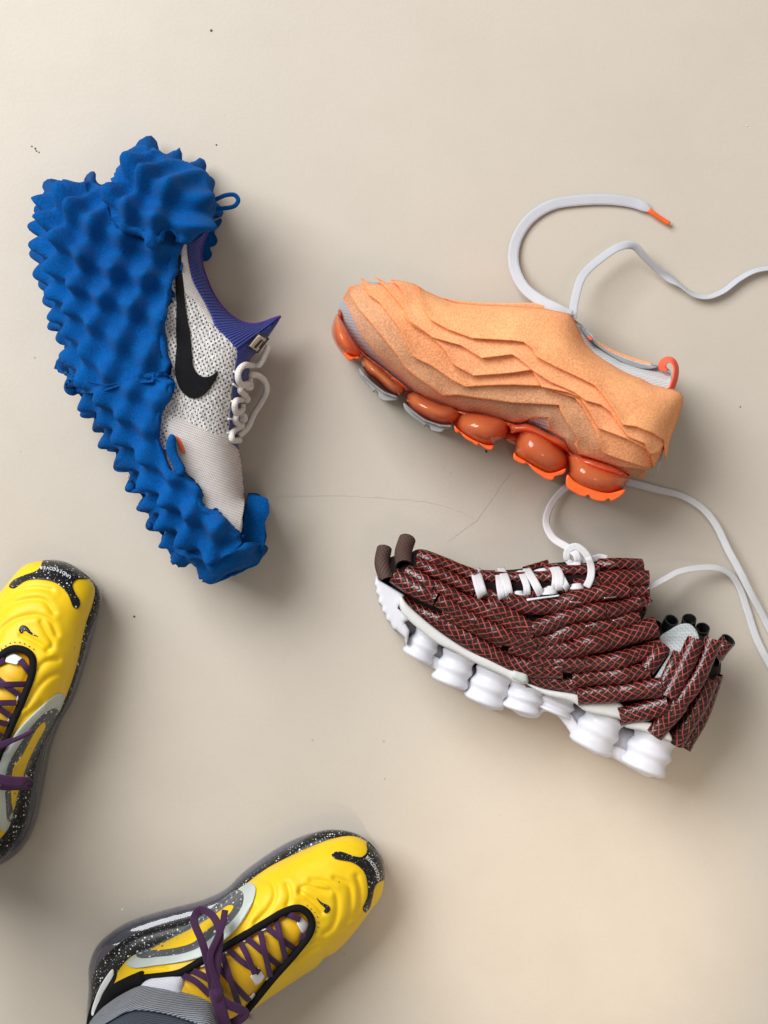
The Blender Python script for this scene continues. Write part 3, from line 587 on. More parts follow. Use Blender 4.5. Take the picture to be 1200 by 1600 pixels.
# laces
l1 = [(893, 492, .055, 0, .75), (870, 482, .052, 0, .9), (845, 470, .04), (818, 448, .02), (803, 415, .008), (805, 380, .004), (825, 345, .003), (860, 321, .003), (905, 313, .003), (955, 312, .003), (990, 317, .003), (1008, 324, .004, 0, .85), (1016, 330, .004, 0, .4)]
lc1 = ribbon('lace', [tuple(p) + (0, 1)[len(p) - 3:] for p in l1], .0092, .0013, M['grey_lace'], orange)
cord('lace_tip', [(1013, 328, .004), (1030, 340, .004), (1046, 350, .004)], .0021, M['lug_orange'], lc1)
l2 = [(894, 498, .052, .3), (898, 470, .040, .2), (910, 432, .030, .25), (940, 403, .026, .3), (972, 384, .024, .2), (990, 384, .022, -.5), (1008, 402, .016, -.8), (1035, 427, .009, -.6), (1060, 444, .006, .9), (1085, 461, .005, .9), (1105, 464, .005, .9), (1128, 456, .005, .9), (1155, 436, .005, .9), (1180, 423, .005, .9), (1215, 418, .005, .9), (1260, 418, .005, .9)]
ribbon('lace', l2, .0070, .0012, M['grey_lace'], orange)
cord('loose_thread', [(1030, 722, .05), (1027, 735, .03), (1020, 745, .02)], .0004, M['lint'], orange)

# ------------------------------------------------------------------ MAROON SNEAKER
mar = thing('sneaker', 'sneaker lying on its side, covered in maroon braided tubes over a white columned sole', 'sneaker', 850, 1020)
msil = catmull([(598, 900), (608, 872), (636, 866), (655, 858), (700, 872), (738, 888), (800, 890), (862, 880), (935, 876), (1000, 878), (1012, 915), (1010, 955), (1002, 975), (1026, 980), (1040, 992), (1075, 985), (1100, 995), (1120, 1005), (1126, 1050), (1102, 1115), (1076, 1160), (1030, 1152), (975, 1130), (905, 1100), (820, 1068), (730, 1030), (680, 985), (625, 945)], True, 4)
FM = Field(msil, length=48)
MZM, MHT = .046, .046
def mz(x, y): return MZM + MHT * FM(x, y)
def mup(x, y):
    e = 2.0; gx = (float(mz(np.array([x + e]), np.array([y]))[0]) - float(mz(np.array([x - e]), np.array([y]))[0])) / (2 * e / S); gy = -(float(mz(np.array([x]), np.array([y + e]))[0]) - float(mz(np.array([x]), np.array([y - e]))[0])) / (2 * e / S)
    g = math.hypot(gx, gy); k = min(.7, .75 / max(g, 1e-6)); v = Vector((-gx * k, -gy * k, 1)).normalized(); return tuple(v)
solid('dark_upper', msil, lambda x, y: mz(x, y) - .002, lambda x, y: MZM - (MZM - .002) * FM(x, y), M['dark_upper'], mar, 7)
TUBES = [
 (zC((330, 190), (500, 245), (690, 320)), 11, 6), (zC((330, 235), (500, 320), (690, 410)), 11, 4), (zC((265, 290), (340, 330), (425, 395)), 11, 4),
 (zC((180, 315), (310, 395), (450, 465)), 14, 5), (zC((455, 465), (570, 535), (695, 605)), 12, 7), (zC((215, 490), (340, 545), (490, 610)), 15, 2),
 (zC((465, 590), (600, 685), (750, 780)), 17, 2), (zC((740, 770), (900, 855), (1060, 895), (1240, 900)), 17, 2), (zC((690, 600), (860, 690), (1070, 745)), 15, 4),
 (zC((490, 545), (700, 640), (870, 735)), 12, 3), (zC((590, 470), (760, 535), (1050, 690)), 13, 4), (zC((760, 485), (900, 560), (1060, 665)), 12, 6),
 (zC((890, 475), (1050, 510), (1180, 505)) + zD((180, 350), (340, 310), (520, 285)), 14, 6), (zC((1050, 655), (1180, 610)) + zD((180, 445), (390, 415)), 14, 6), (zD((370, 420), (480, 400), (600, 365)), 13, 8),
 (zD((190, 645), (450, 590), (695, 520)), 17, 4), (zC((900, 745), (1050, 785)) + zD((110, 660), (270, 655)), 15, 2), (zC((1040, 830)) + zD((60, 745), (270, 755)), 14, 2),
 (zD((260, 750), (430, 735), (580, 690)), 14, 4), (zD((560, 700), (640, 670), (720, 620)), 13, 3), (zD((270, 835), (450, 825), (660, 790)), 14, 3), (zC((1008, 965), (1150, 975)) + zD((210, 885)), 15, 1),
 (zD((208, 955), (450, 930), (735, 895)), 16, 4), (zD((470, 1080), (620, 1045), (785, 1000)), 17, 4), (zD((340, 128), (470, 128), (605, 130)), 11, 5), (zD((330, 225), (500, 215), (655, 215)), 14, 5),
 (zD((470, 290), (560, 290), (660, 285)), 11, 4), (zD((520, 340), (600, 355), (655, 390)), 13, 3), (zC((720, 325), (950, 330), (1180, 325)), 10, 1), (zC((1000, 285), (1080, 262), (1150, 240)), 7, -6), (zD((0, 165), (180, 165), (345, 160)), 10, 1), (zD((180, 255), (270, 245), (390, 235)), 10, 4),
 (zC((680, 430), (800, 440), (900, 470)), 9, 2), (zC((1000, 480), (1050, 425), (1110, 440)), 8, 2), (zD((20, 300), (90, 280), (190, 280)), 8, 3),
 (zC((430, 375), (530, 425), (640, 490)), 11, 3), (zC((1080, 735), (1180, 715)) + zD((120, 560), (380, 510), (585, 455)), 14, 3), (zD((180, 845), (240, 845), (290, 840)), 14, 2),
 (zD((745, 640), (690, 720), (640, 790)), 13, 6), (zD((845, 690), (770, 830), (730, 940)), 12, 3), (zD((950, 600), (880, 760), (775, 960)), 15, 6), (zD((1062, 595), (965, 830), (840, 1010)), 14, 8), (zD((850, 990), (780, 1080), (690, 1190)), 16, 7),
 (zD((1040, 850), (950, 1040), (820, 1240)), 15, 5), (zD((1082, 815), (1010, 1040), (880, 1280)), 11, 1), (zD((1155, 605), (1110, 660), (1060, 730)), 11, -2)]
LATER = []
for pts, hw, lift in TUBES:
    r = hw / S * .91; n = 12; a0, a1 = math.radians(-32), math.radians(212)
    outer = [(r * math.cos(a0 + (a1 - a0) * k / n), r * math.sin(a0 + (a1 - a0) * k / n) * .86) for k in range(n + 1)]
    inner = [(a * .84, b * .84) for a, b in reversed(outer)]
    q = catmull(pts, step=4); w = [(p[0], p[1], float(mz(p[:1], p[1:2])[0]) + lift * .0007 - .001 + .0007 * math.sin(i * .5 + hw)) for i, p in enumerate(q)]
    zz = np.array([v[2] for v in w]); tt = np.linspace(-1, 1, len(zz)); zz = np.maximum(np.polyval(np.polyfit(tt, np.maximum(zz, zz.max() - .006), 2), tt), zz)
    w = [(v[0], v[1], z_) for v, z_ in zip(w, zz)]
    w = [tuple(v) + (0.0, 1.0 + .05 * math.sin(i * .33 + lift)) for i, v in enumerate(w)]
    sweep('braided_tube', w, outer + inner, [M['loom'], M['pipe_in']], mar, up=mup, raw=True, midx_of=lambda k, n=n: 0 if k < n else 1, vmid=sum(math.dist(outer[k], outer[k + 1]) for k in range(n)) / 2)
def open_pipe(name, pts, hw, mat, zs, up=(0, 0, 1), full=True):
    r = hw / S; n = 18; outer = [(r * math.cos(math.pi * 2 * k / n), r * math.sin(math.pi * 2 * k / n)) for k in range(n + 1)]; inner = [(a * .82, b * .82) for a, b in reversed(outer)]
    q = catmull([(*p, z) for p, z in zip(pts, zs)], step=2.5)
    sweep(name, [tuple(v) + (0.0, 1.0) for v in q], outer + inner, [mat, M['pipe_in']], mar, raw=True, midx_of=lambda k: 0 if k < n else 1)
open_pipe('braided_tube', zC((122, 150), (108, 240), (140, 350)), 11.5, M['loom_back'], (.050, .058, .066))
open_pipe('braided_tube', zC((265, 92), (240, 175), (245, 262)), 13, M['loom_back'], (.052, .062, .075))
open_pipe('braided_tube', zD((1075, 700), (1110, 650), (1152, 600)), 12, M['loom'], (.040, .046, .052))
for a, b in (((715, 590), (690, 510)), ((760, 545), (798, 475)), ((895, 540), (908, 468)), ((975, 590), (992, 525))):
    open_pipe('rubber_tube', zD(a, b), 11, M['black'], (.030, .040))
solid('lining', catmull(zD((722, 585), (780, 540), (850, 502), (910, 500), (955, 545), (968, 600), (890, 600), (868, 690), (800, 700), (740, 640)), True, 3), lambda x, y: np.maximum(.064, mz(x, y) + .003), lambda x, y: .03 + 0 * x, M['grey_weave'], mar, 4, bev=.004)
solid('lining', straight(zD((790, 680), (815, 690), (740, 840), (700, 870), (685, 850)), 3), lambda x, y: mz(x, y) + .003, lambda x, y: mz(x, y) - .004, M['grey_weave'], mar, 4)
solid('tongue_edge', straight(zD((500, 520), (590, 475), (600, 500), (520, 540)), 3), lambda x, y: mz(x, y) + .004, lambda x, y: mz(x, y) - .004, M['cream_plate'], mar, 4)
# white sole
up_e = [(588, 902), (598, 910), (628, 930), (680, 985), (735, 1030), (820, 1062), (905, 1096), (975, 1128), (1040, 1150)]
out_e = zC((66, 330), (60, 372), (75, 400), (70, 425), (90, 450), (85, 490), (108, 510), (112, 545), (130, 560), (138, 600), (158, 612), (178, 655), (250, 705), (262, 760), (300, 820), (380, 868), (440, 905), (480, 975), (560, 1020), (610, 1030), (680, 1095), (800, 1160), (880, 1135), (975, 1195), (1080, 1205)) + zD((0, 1048), (70, 1065), (130, 1130), (190, 1215), (310, 1310), (420, 1335), (540, 1400), (660, 1458), (712, 1440))
core = catmull(up_e + zD((770, 1230), (725, 1380)) + out_e[::-1], True, 3)
cf = Field(core, cell=2, length=25, iters=250)
solid('sole_core', core, lambda x, y: .035 + .028 * cf(x, y), lambda x, y: .03 - .026 * cf(x, y), M['sole_core'], mar, 6)
def slab(name, pl, zt, mat, sp=4, zb=.004, rnd=.003, par=None):
    return solid(name, pl, lambda x, y: zt - rnd * (1 - np.sqrt(1 - (1 - np.clip(dist(pl, x, y) / 5, 0, 1)) ** 2)), lambda x, y: zb + 0 * x, mat, par or mar, sp)
oin = [(p[0] + .47 * 13, p[1] - .88 * 13) for p in zC((262, 745), (310, 800), (390, 850), (450, 885), (495, 955), (570, 1000), (620, 1010), (690, 1075), (800, 1138), (880, 1115), (975, 1175), (1080, 1185)) + zD((0, 1038), (80, 1050), (145, 1110), (210, 1195), (330, 1285), (430, 1305), (550, 1370), (660, 1425), (712, 1410))]
slab('outsole', catmull(zC((250, 705), (262, 760), (300, 820), (380, 868), (440, 905), (480, 975), (560, 1020), (610, 1030), (680, 1095), (800, 1160), (880, 1135), (975, 1195), (1080, 1205)) + zD((0, 1048), (70, 1065), (130, 1130), (190, 1215), (310, 1310), (420, 1335), (540, 1400), (660, 1458), (712, 1440)) + oin[::-1], True, 3), .064, M['white_foam'])
slab('toe_bumper', straight(zC((70, 322), (60, 372), (75, 395), (68, 420), (90, 445), (84, 482), (108, 506), (110, 542), (130, 556), (136, 594), (158, 608), (178, 655), (195, 655), (250, 705), (262, 748), (280, 660), (250, 610), (285, 590), (235, 545), (215, 520), (250, 440), (130, 370), (95, 350)), 3), .078, M['white_foam'])
slab('midsole', catmull(zC((225, 445), (270, 500), (340, 565), (470, 670), (640, 780), (760, 830), (900, 900), (1010, 935), (1020, 990), (940, 985), (890, 955), (700, 868), (560, 792), (460, 745), (340, 655), (268, 590), (232, 548), (215, 490)), True, 3), .088, M['cream_plate'])
slab('midsole', catmull(zC((1000, 985)) + zD((0, 905), (210, 940), (470, 990), (560, 1080), (760, 1150), (800, 1230), (700, 1200), (620, 1170), (500, 1140), (480, 1100), (410, 1080), (260, 1045), (180, 990), (0, 940)), True, 3), .086, M['cream_plate'])
slab('midsole_tab', straight(zC((925, 905), (1018, 930), (1022, 985), (985, 990), (915, 960)), 3), .090, M['mint'])
def column(a, b, R, zc=.064):
    R *= 1.13
    A = np.array(P(a[0], a[1], zc)); B = np.array(P(b[0], b[1], zc)); ax = B - A; L = np.linalg.norm(ax); ax /= L; u = np.array((-ax[1], ax[0], 0)); w = np.array((0, 0, 1.0)); vs, fs = [], []; n, m = 28, 26; R /= S; L -= .001
    for i in range(m + 1):
        t = i / m; e = min(1, math.sqrt(max(0, 1 - max(0, abs(2 * t - 1) - .82) ** 2 / .18 ** 2)) * .14 + .86)
        rr = R * (.85 + .08 * t + .065 * math.cos(2 * math.pi * (t * 2.4 - .15))) * e
        for k in range(n): an = 2 * math.pi * k / n; vs.append(A + ax * (L * t) + (u * math.cos(an) * 1.0 + w * math.sin(an) * .92) * rr)
    for i in range(m):
        for k in range(n): fs.append((i * n + k, i * n + (k + 1) % n, (i + 1) * n + (k + 1) % n, (i + 1) * n + k))
    fs += [tuple(range(n)), tuple(m * n + k for k in range(n))]
    make_mesh('sole_column', vs, fs, M['white_foam'], mar, recalc=True)
for a, b, R in ((zC((410, 668))[0], zC((315, 842))[0], 21.5), (zC((600, 798))[0], zC((520, 1005))[0], 26), (zC((820, 908))[0], zC((735, 1125))[0], 29), (zC((1020, 990))[0], zC((965, 1170))[0], 28), (zD((395, 1050))[0], zD((275, 1285))[0], 31), (zD((705, 1180))[0], zD((605, 1420))[0], 33)): column(a, b, R)
column(zD((95, 925))[0], zD((40, 1055))[0], 29, .058)
# laces
def lw(pts, w=.0056, lift=.006, t=.0014):
    q = on(mz, [tuple(p) for p in catmull(pts, step=4)], lift); n = len(q); q = [(a, b, c - .007 * abs(2 * i / (n - 1) - 1) ** 3) for i, (a, b, c) in enumerate(q)]
    return ribbon('lace', q, w, t, M['white_lace'], mar, up=mup, step=2)
lw(zC((690, 272), (705, 340), (738, 452)), .0088, .008); lw(zC((850, 270), (880, 340), (905, 448)), .0066, .0105); lw(zC((838, 290), (845, 380), (860, 468)), .0062, .009); lw(zC((1010, 275), (1050, 340), (1100, 435)), .0066, .0105); lw(zC((975, 290), (1010, 380), (1015, 445)), .0056, .009)
lw(zC((1170, 255), (1195, 310), (1190, 400)), .0066, .010); lw(zD((60, 130), (95, 190), (95, 290)), .0066, .0105); lw(zD((100, 190), (125, 240), (150, 285)), .0056, .009)
lw(zC((920, 438), (1000, 432)), .006, .006); lw(zC((1100, 418), (1200, 410)), .006, .006); lw(zD((0, 285), (80, 288)), .0065, .006); lw(zD((160, 268), (250, 262)), .005, .007); lw(zC((940, 300), (1000, 290)), .003, .005); lw(zC((1060, 290), (1160, 275)), .003, .005)
solid('eyestay', straight(zC((1010, 462), (1190, 440), (1215, 436), (1215, 448), (1110, 462), (1015, 477)), 3), lambda x, y: mz(x, y) + .010, lambda x, y: mz(x, y), M['white_foam'], mar, 3, bev=.0006)
lw(zR((280, 575), (300, 530), (303, 470), (275, 405), (225, 370), (190, 385), (180, 420), (200, 455), (250, 465)), .0060, .014)
def lp(pts, zs, w=.0066, tl=0.0): return ribbon('lace', [(*p, z, tl) for p, z in zip(pts, zs)], w, .0014, M['white_lace'], mar, step=2)
lp(zR((190, 60), (150, 95), (95, 170), (76, 250), (110, 325), (190, 378), (228, 410), (235, 450), (215, 465)), (.008, .008, .012, .02, .035, .055, .062, .062, .058), .0064, .25)
lp(zR((255, 465), (300, 440), (345, 424), (385, 432)), (.06, .055, .05, .05), .0055)
ribbon('lace', [(*p, z, t) for p, z, t in zip(zR((430, 30), (520, 50), (640, 82), (760, 112), (860, 170), (930, 250), (1000, 390), (1060, 500), (1110, 600), (1165, 700), (1210, 790), (1280, 900)), (.004, .004, .004, .004, .005, .008, .012, .012, .010, .006, .004, .004), (0, 0, .2, .5, .3, .1, 0, .1, .2, .3, .2, .2))], .0062, .0010, M['white_lace'], mar)
ribbon('lace', [(*p, z, t) for p, z, t in zip(zR((590, 580), (680, 532), (750, 497), (850, 478), (950, 480), (1010, 510), (1055, 575), (1095, 690), (1140, 830), (1210, 970), (1260, 1050)), (.045, .04, .03, .02, .012, .007, .004, .004, .004, .004, .004), (.9, .9, .8, .7, .7, .6, .4, .2, .1, .1, .1))], .0064, .0010, M['white_lace'], mar)
for a, b in (((160, 362), (235, 364)), ((430, 478), (508, 455)), ((258, 515), (328, 497)), ((375, 338), (452, 330))):
    cord('staple', [(*p, float(mz(np.array([p[0]]), np.array([p[1]]))[0]) + .0150) for p in zD(a, b)], .0004, M['staple'], mar)

# ------------------------------------------------------------------ YELLOW SNEAKERS (right foot as traced; left foot is its mirror partner)
def yellow_sneaker(T, label, text_pts, text_size, base, bow=True):
    root = thing('sneaker', label, 'sneaker', *base, group='yellow sneakers worn by the photographer')
    J = lambda *p: T(zJ(*p)); K = lambda *p: T(zK(*p))
    up_l = [(60, 745), (95, 690), (140, 592), (200, 517), (280, 482), (400, 420), (500, 355), (560, 305), (640, 238), (720, 180), (860, 110), (960, 72), (1040, 64), (1098, 92), (1142, 150), (1153, 200), (1150, 250), (1140, 290), (1100, 345), (1060, 400), (1000, 470), (960, 505), (930, 520), (900, 552), (840, 592), (720, 672), (640, 730), (540, 810), (440, 880), (330, 920), (220, 930), (120, 900), (70, 830)]
    so_l = [(42, 640), (44, 550), (70, 480), (120, 428), (200, 380), (330, 338), (480, 298), (560, 258), (620, 200), (700, 140), (800, 80), (900, 45), (960, 37), (1040, 49), (1102, 85), (1150, 150), (1157, 210), (1146, 250), (1130, 290), (1085, 350), (990, 468), (890, 548), (830, 588), (710, 668), (630, 726), (530, 812), (440, 886), (330, 932), (210, 948), (100, 918), (45, 845), (35, 760)]
    mi_l = [(52, 660), (58, 585), (100, 512), (200, 432), (320, 392), (430, 362), (520, 318), (600, 250), (640, 214), (720, 158), (820, 93), (890, 54), (960, 41), (1040, 53), (1098, 88), (1146, 150), (1153, 210), (1142, 250), (1085, 347), (890, 545), (630, 724), (440, 882), (210, 938), (105, 905), (58, 830), (48, 740)]
    th_l = [(250, 596), (380, 578), (430, 553), (480, 522), (600, 452), (700, 392), (790, 342), (835, 334), (865, 352), (882, 388), (874, 428), (820, 502), (740, 592), (640, 714), (560, 800), (450, 860), (330, 880), (220, 870), (130, 820), (95, 740), (150, 645)]
    pu, ps, pm, pth = (catmull(J(*l), True, 3.5) for l in (up_l, so_l, mi_l, th_l))
    fu, fs_, fm = Field(pu, length=55), Field(ps, length=14, iters=200), Field(pm, length=16, iters=200)
    grooves = [K((285, 292), (370, 250), (455, 205)), K((475, 500), (480, 465), (520, 452), (600, 475), (690, 492)), K((480, 500), (540, 545), (600, 600), (640, 650)), K((560, 410), (680, 430), (742, 510), (750, 660), (710, 770), (655, 812)), K((735, 395), (835, 440), (858, 560), (842, 700), (795, 772), (880, 765)), K((900, 380), (925, 480), (920, 610), (880, 690), (945, 690)), K((550, 872), (650, 872), (655, 960), (640, 1020)), K((175, 398), (265, 430), (285, 530), (240, 625), (140, 730)), K((375, 440), (402, 520), (380, 600)), K((425, 1000), (560, 925), (620, 905)), J((660, 330), (600, 430), (520, 480)), J((330, 560), (240, 575), (170, 640))]
    toe = np.array(J((1150, 210))[0]); heel = np.array(J((80, 800))[0]); axv = heel - toe; axl = axv @ axv
    def zu0(x, y):
        t = np.clip(((x - toe[0]) * axv[0] + (y - toe[1]) * axv[1]) / axl, 0, 1)
        return .037 + (.030 + .026 * np.clip(t / .45, 0, 1)) * fu(x, y)
    def zu(x, y):
        z = zu0(x, y)
        for g in grooves:
            d = dist(catmull(g, step=6), x, y, False); z = z - .0016 * np.exp(-(d / 3.4) ** 2) + .0006 * np.exp(-((d - 9) / 6.0) ** 2)
        d = dist(pth, x, y) * np.where(inside(pth, x, y), 1, 0)
        return z - .012 * np.clip((d - 2) / 6, 0, 1)
    air = solid('air_sole', ps, lambda x, y: .014 + .020 * fs_(x, y), lambda x, y: .014 - .0135 * fs_(x, y), M['smoke'], root, 6)
    pc_ = catmull([(np.array(p) * .965 + np.array(J((560, 520))[0]) * .035) for p in J(*so_l)], True, 4); fc = Field(pc_, length=14, iters=200)
    solid('sole_core', pc_, lambda x, y: .014 + .016 * fc(x, y), lambda x, y: .012 - .009 * fc(x, y), M['smoke_in'], air, 6)
    solid('midsole', pm, lambda x, y: .026 + .016 * fm(x, y), lambda x, y: np.full(x.shape, .020), M['speck'], root, 6)
    solid('upper', pu, zu, lambda x, y: .037 - .012 * np.minimum(1, fu(x, y) * 2), M['yellow'], root, 2.8)
    def pan(name, pts, off, mat, par=root, thick=.0018, sharp=False, zf=zu, sp=4, bev=.0004): return solid(name, straight(pts, 3) if sharp else catmull(pts, True, 3), lambda x, y: zf(x, y) + off, lambda x, y: zf(x, y) + off - thick, mat, par, sp, bev=bev)
    # side panel: pale ring, speckled ring, yellow heart
    sp_ = pan('side_panel', J((183, 537), (205, 556), (300, 548), (420, 530), (475, 512), (560, 450), (622, 380), (662, 305), (670, 255), (655, 238), (625, 248), (560, 300), (490, 352), (400, 412), (280, 476), (215, 512)), .0022, M['mint'])
    s2 = pan('speckled_ring', J((219, 505), (232, 519), (300, 516), (400, 502), (460, 478), (520, 430), (588, 372), (622, 315), (622, 275), (602, 264), (560, 288), (490, 345), (400, 405), (290, 466)), .0030, M['speck_grey'], sp_)
    pan('yellow_inlay', J((273, 487), (340, 452), (440, 405), (520, 355), (570, 322), (588, 325), (575, 350), (540, 380), (480, 422), (440, 460), (380, 480), (300, 490)), .0036, M['yellow'], s2)
    pan('toe_cap', J((1088, 82), (1087, 125), (1068, 141), (1040, 138), (990, 121), (966, 123), (955, 134), (966, 147), (1035, 163), (1075, 195), (1090, 245), (1090, 290), (1073, 338), (1082, 351), (1098, 335), (1108, 300), (1120, 252), (1135, 235), (1152, 228), (1152, 190), (1140, 145), (1115, 105)), .0016, M['speck'], thick=.004, zf=zu0)
    pan('check_mark', J((898, 294), (918, 312), (944, 324), (951, 338), (938, 353), (924, 347), (932, 336), (914, 318)), .0012, M['speck'], zf=zu)
    # throat: padded tongue, binding, loops, laces
    pt_ = catmull(J((255, 600), (385, 584), (435, 558), (485, 527), (605, 458), (705, 398), (792, 350), (832, 342), (858, 358), (872, 390), (866, 422), (812, 496), (732, 586), (632, 706), (552, 790), (440, 840), (320, 820)), True, 3.5)
    ft = Field(pt_, length=30, iters=250)
    a0 = np.array(J((850, 390))[0]); a1 = np.array(J((430, 700))[0]); ad = (a1 - a0); al = np.linalg.norm(ad); ad = ad / al
    def zt(x, y):
        s = ((x - a0[0]) * ad[0] + (y - a0[1]) * ad[1]) / al
        return zu0(x, y) - .009 + .008 * ft(x, y) + .003 * ft(x, y) * np.abs(np.sin(math.pi * s * 5.2 + .4))
    tg = solid('tongue', pt_, zt, lambda x, y: zu0(x, y) - .016, M['tongue'], root, 3.5)
    cord('binding', on(zu0, J(*th_l[:15]), .0005), .0030, M['trim'], root)
    cord('ankle_binding', on(zu0, J((250, 596), (190, 622), (150, 645), (105, 705), (80, 770)), .001), .0062, M['trim'], root)
    pan('heel_band', J((135, 560), (150, 575), (100, 690), (60, 790), (38, 790), (45, 720), (80, 640)), .003, M['trim'], zf=zu0, thick=.006)
    pan('heel_stripe', J((135, 562), (138, 585), (95, 660), (65, 740), (55, 735), (75, 655), (110, 590)), .0045, M['print_white'], zf=zu0, thick=.003)
    st = catmull(J((862, 322), (895, 355), (905, 395), (893, 430)), step=3.5)
    for q in st[::2]: cord('stitch', on(zu, [tuple(q), (q[0] + 1.1, q[1] + .9)], .0006), .0005, M['tan_tip'], root)
    def loop(*pts): pan('eyelet_loop', J(*pts), .0045, M['white_loop'], thick=.003, sharp=True, zf=zt, sp=3)
    loop((838, 362), (868, 392), (868, 415), (845, 428), (825, 392)); loop((650, 590), (680, 555), (704, 590), (692, 612), (672, 624)); loop((765, 545), (782, 533), (788, 545), (772, 560)); loop((708, 600), (722, 584), (732, 594), (716, 618)); loop((646, 668), (664, 650), (672, 662), (655, 684)); loop((688, 408), (712, 400), (712, 412), (692, 422)); loop((608, 455), (632, 444), (636, 456), (612, 468)); loop((540, 498), (562, 488), (566, 500), (546, 510)); loop((825, 480), (840, 468), (845, 480), (832, 494)); loop((458, 545), (484, 534), (486, 548), (464, 556))
    def pl(w, dz, *pts, **k): return ribbon('lace', on(zt, J(*pts), dz), w, .0016, M['purple_lace'], root, step=2, **k)
    pl(.0052, .006, (778, 352), (805, 362), (838, 376)); pl(.0048, .006, (852, 428), (846, 448), (843, 470))
    pl(.0048, .0055, (708, 402), (760, 445), (828, 494)); pl(.0048, .0075, (746, 372), (765, 450), (785, 532)); pl(.0048, .0055, (638, 446), (700, 500), (772, 560)); pl(.0048, .0075, (688, 420), (705, 500), (726, 590)); pl(.0048, .0055, (570, 490), (620, 535), (685, 575)); pl(.0048, .0075, (614, 464), (640, 515), (668, 580))
    pl(.0048, .0055, (525, 548), (580, 610), (646, 680)); pl(.0048, .0075, (545, 505), (575, 600), (610, 705)); pl(.0052, .0065, (392, 585), (440, 605), (500, 660)); pl(.0052, .0055, (430, 566), (470, 585), (510, 610))
    # bow
    B = lambda z, *p: [(*q, zz) for q, zz in zip(J(*p), z)]
    if bow: ribbon('lace_bow', B((.100, .104, .104, .098, .092, .098, .106, .108, .106), (512, 660), (492, 540), (470, 460), (440, 375), (462, 340), (505, 358), (535, 415), (530, 500), (518, 650)), .0062, .0016, M['purple_lace'], root, step=2)
    if bow: ribbon('lace_bow', B((.106, .110, .110, .106, .098), (540, 650), (500, 520), (525, 450), (545, 400), (556, 342)), .0052, .0022, M['purple_lace'], root, step=2)
    ribbon('lace_bow', B((.106, .106, .100, .096, .094), (520, 655), (560, 690), (630, 728), (590, 762), (540, 770)), .0075, .0022, M['purple_lace'], root, step=2)
    ribbon('lace_bow', B((.106, .108, .106, .10), (520, 650), (535, 700), (555, 770), (575, 830)), .0100, .0022, M['purple_lace'], root, step=2)
    if not bow:
        ribbon('lace_bow', [(-42, 1190, .104), (-10, 1170, .104), (12, 1160, .100), (26, 1154, .098, 0, .6)], .0050, .0020, M['purple_lace'], root, step=2)
        cord('lace_tip', [(20, 1157, .098), (36, 1150, .096), (52, 1142, .094)], .0019, M['purple_lace'], root)
        ribbon('lace_bow', [(-60, 1205, .108), (-20, 1214, .106), (20, 1221, .100), (42, 1222, .094), (46, 1224, .088), (38, 1226, .084), (0, 1226, .086), (-40, 1216, .09)], .0082, .0020, M['purple_lace'], root, step=2)
    cord('lace_tip', B((.095, .094), (632, 736), (662, 742)), .0022, M['tan_tip'], root)
    ellf = catmull(J((500, 640), (530, 630), (552, 655), (545, 690), (515, 698), (498, 672)), True, 2.5); fk = Field(ellf, cell=1.5, length=12, iters=150)
    solid('lace_knot', ellf, lambda x, y: .102 + .010 * fk(x, y), lambda x, y: .10 - .012 * fk(x, y), M['purple_lace'], root, 3)
    # printed word on the toe cap
    word = 'UNDERCOVER'; tp = catmull(text_pts, step=1.0); d = np.r_[0, np.cumsum(np.linalg.norm(np.diff(tp, axis=0), axis=1))]
    for i, ch in enumerate(word):
        s = d[-1] * (i + .5) / len(word); cx, cy = np.interp(s, d, tp[:, 0]), np.interp(s, d, tp[:, 1]); ex, ey = np.interp(min(s + 2, d[-1]), d, tp[:, 0]) - np.interp(max(0, s - 2), d, tp[:, 0]), np.interp(min(s + 2, d[-1]), d, tp[:, 1]) - np.interp(max(0, s - 2), d, tp[:, 1])
        L = math.hypot(ex, ey); ex /= L; ey /= L; ux, uy = ey, -ex          # up of the letter, in pixels (y down)
        cu = bpy.data.curves.new('letter', 'FONT'); cu.body = ch; cu.align_x = 'CENTER'; cu.size = 1.0; cu.extrude = .0; cu.offset = .012
        ob = bpy.data.objects.new('letter', cu); COL.objects.link(ob); dg = bpy.context.evaluated_depsgraph_get(); mm = bpy.data.meshes.new_from_object(ob.evaluated_get(dg)); bpy.data.objects.remove(ob)
        vs = []
        for v in mm.vertices:
            a, b = v.co.x * text_size, (v.co.y - .35) * text_size; x, y = cx + ex * a + ux * b, cy + ey * a + uy * b
            vs.append(P(x, y, float(zu0(np.array([x]), np.array([y]))[0]) + .0026))
        make_mesh('letter', vs, [tuple(p.vertices) for p in mm.polygons], M['print_white'], root, smooth=False)
    return root, zu0
yr, zyr = yellow_sneaker(lambda p: [tuple(q) for q in p], 'yellow sneaker with purple lace bow, toe pointing right, worn under a grey denim cuff', zK((1062, 410), (1058, 370), (1040, 320), (1010, 275), (972, 228)), 7.0, (340, 1500))
src = np.array(zJ((1157, 210), (1102, 85), (900, 45), (800, 80), (930, 330), (882, 388), (830, 333), (668, 255), (185, 540), (958, 133), (1080, 345), (630, 195), (200, 380), (70, 480)) + zK((1020, 320)))
dst = np.array(zM((540, 72), (1000, 330), (1078, 600), (1055, 880), (310, 890), (140, 1085), (345, 1190)) + zQ((530, 130), (60, 1280)) + zM((870, 680), (95, 400)) + zQ((600, 165), (300, 1200), (150, 1440)) + zM((610, 215)))
AF = np.linalg.lstsq(np.c_[src, np.ones(len(src))], dst, rcond=None)[0]
_r = dst - np.c_[src, np.ones(len(src))] @ AF
def _k(a, b): return np.exp(-((a[:, None] - b[None]) ** 2).sum(2) / (2 * 75.0 ** 2))
_w = np.linalg.solve(_k(src, src) + .15 * np.eye(len(src)), _r)
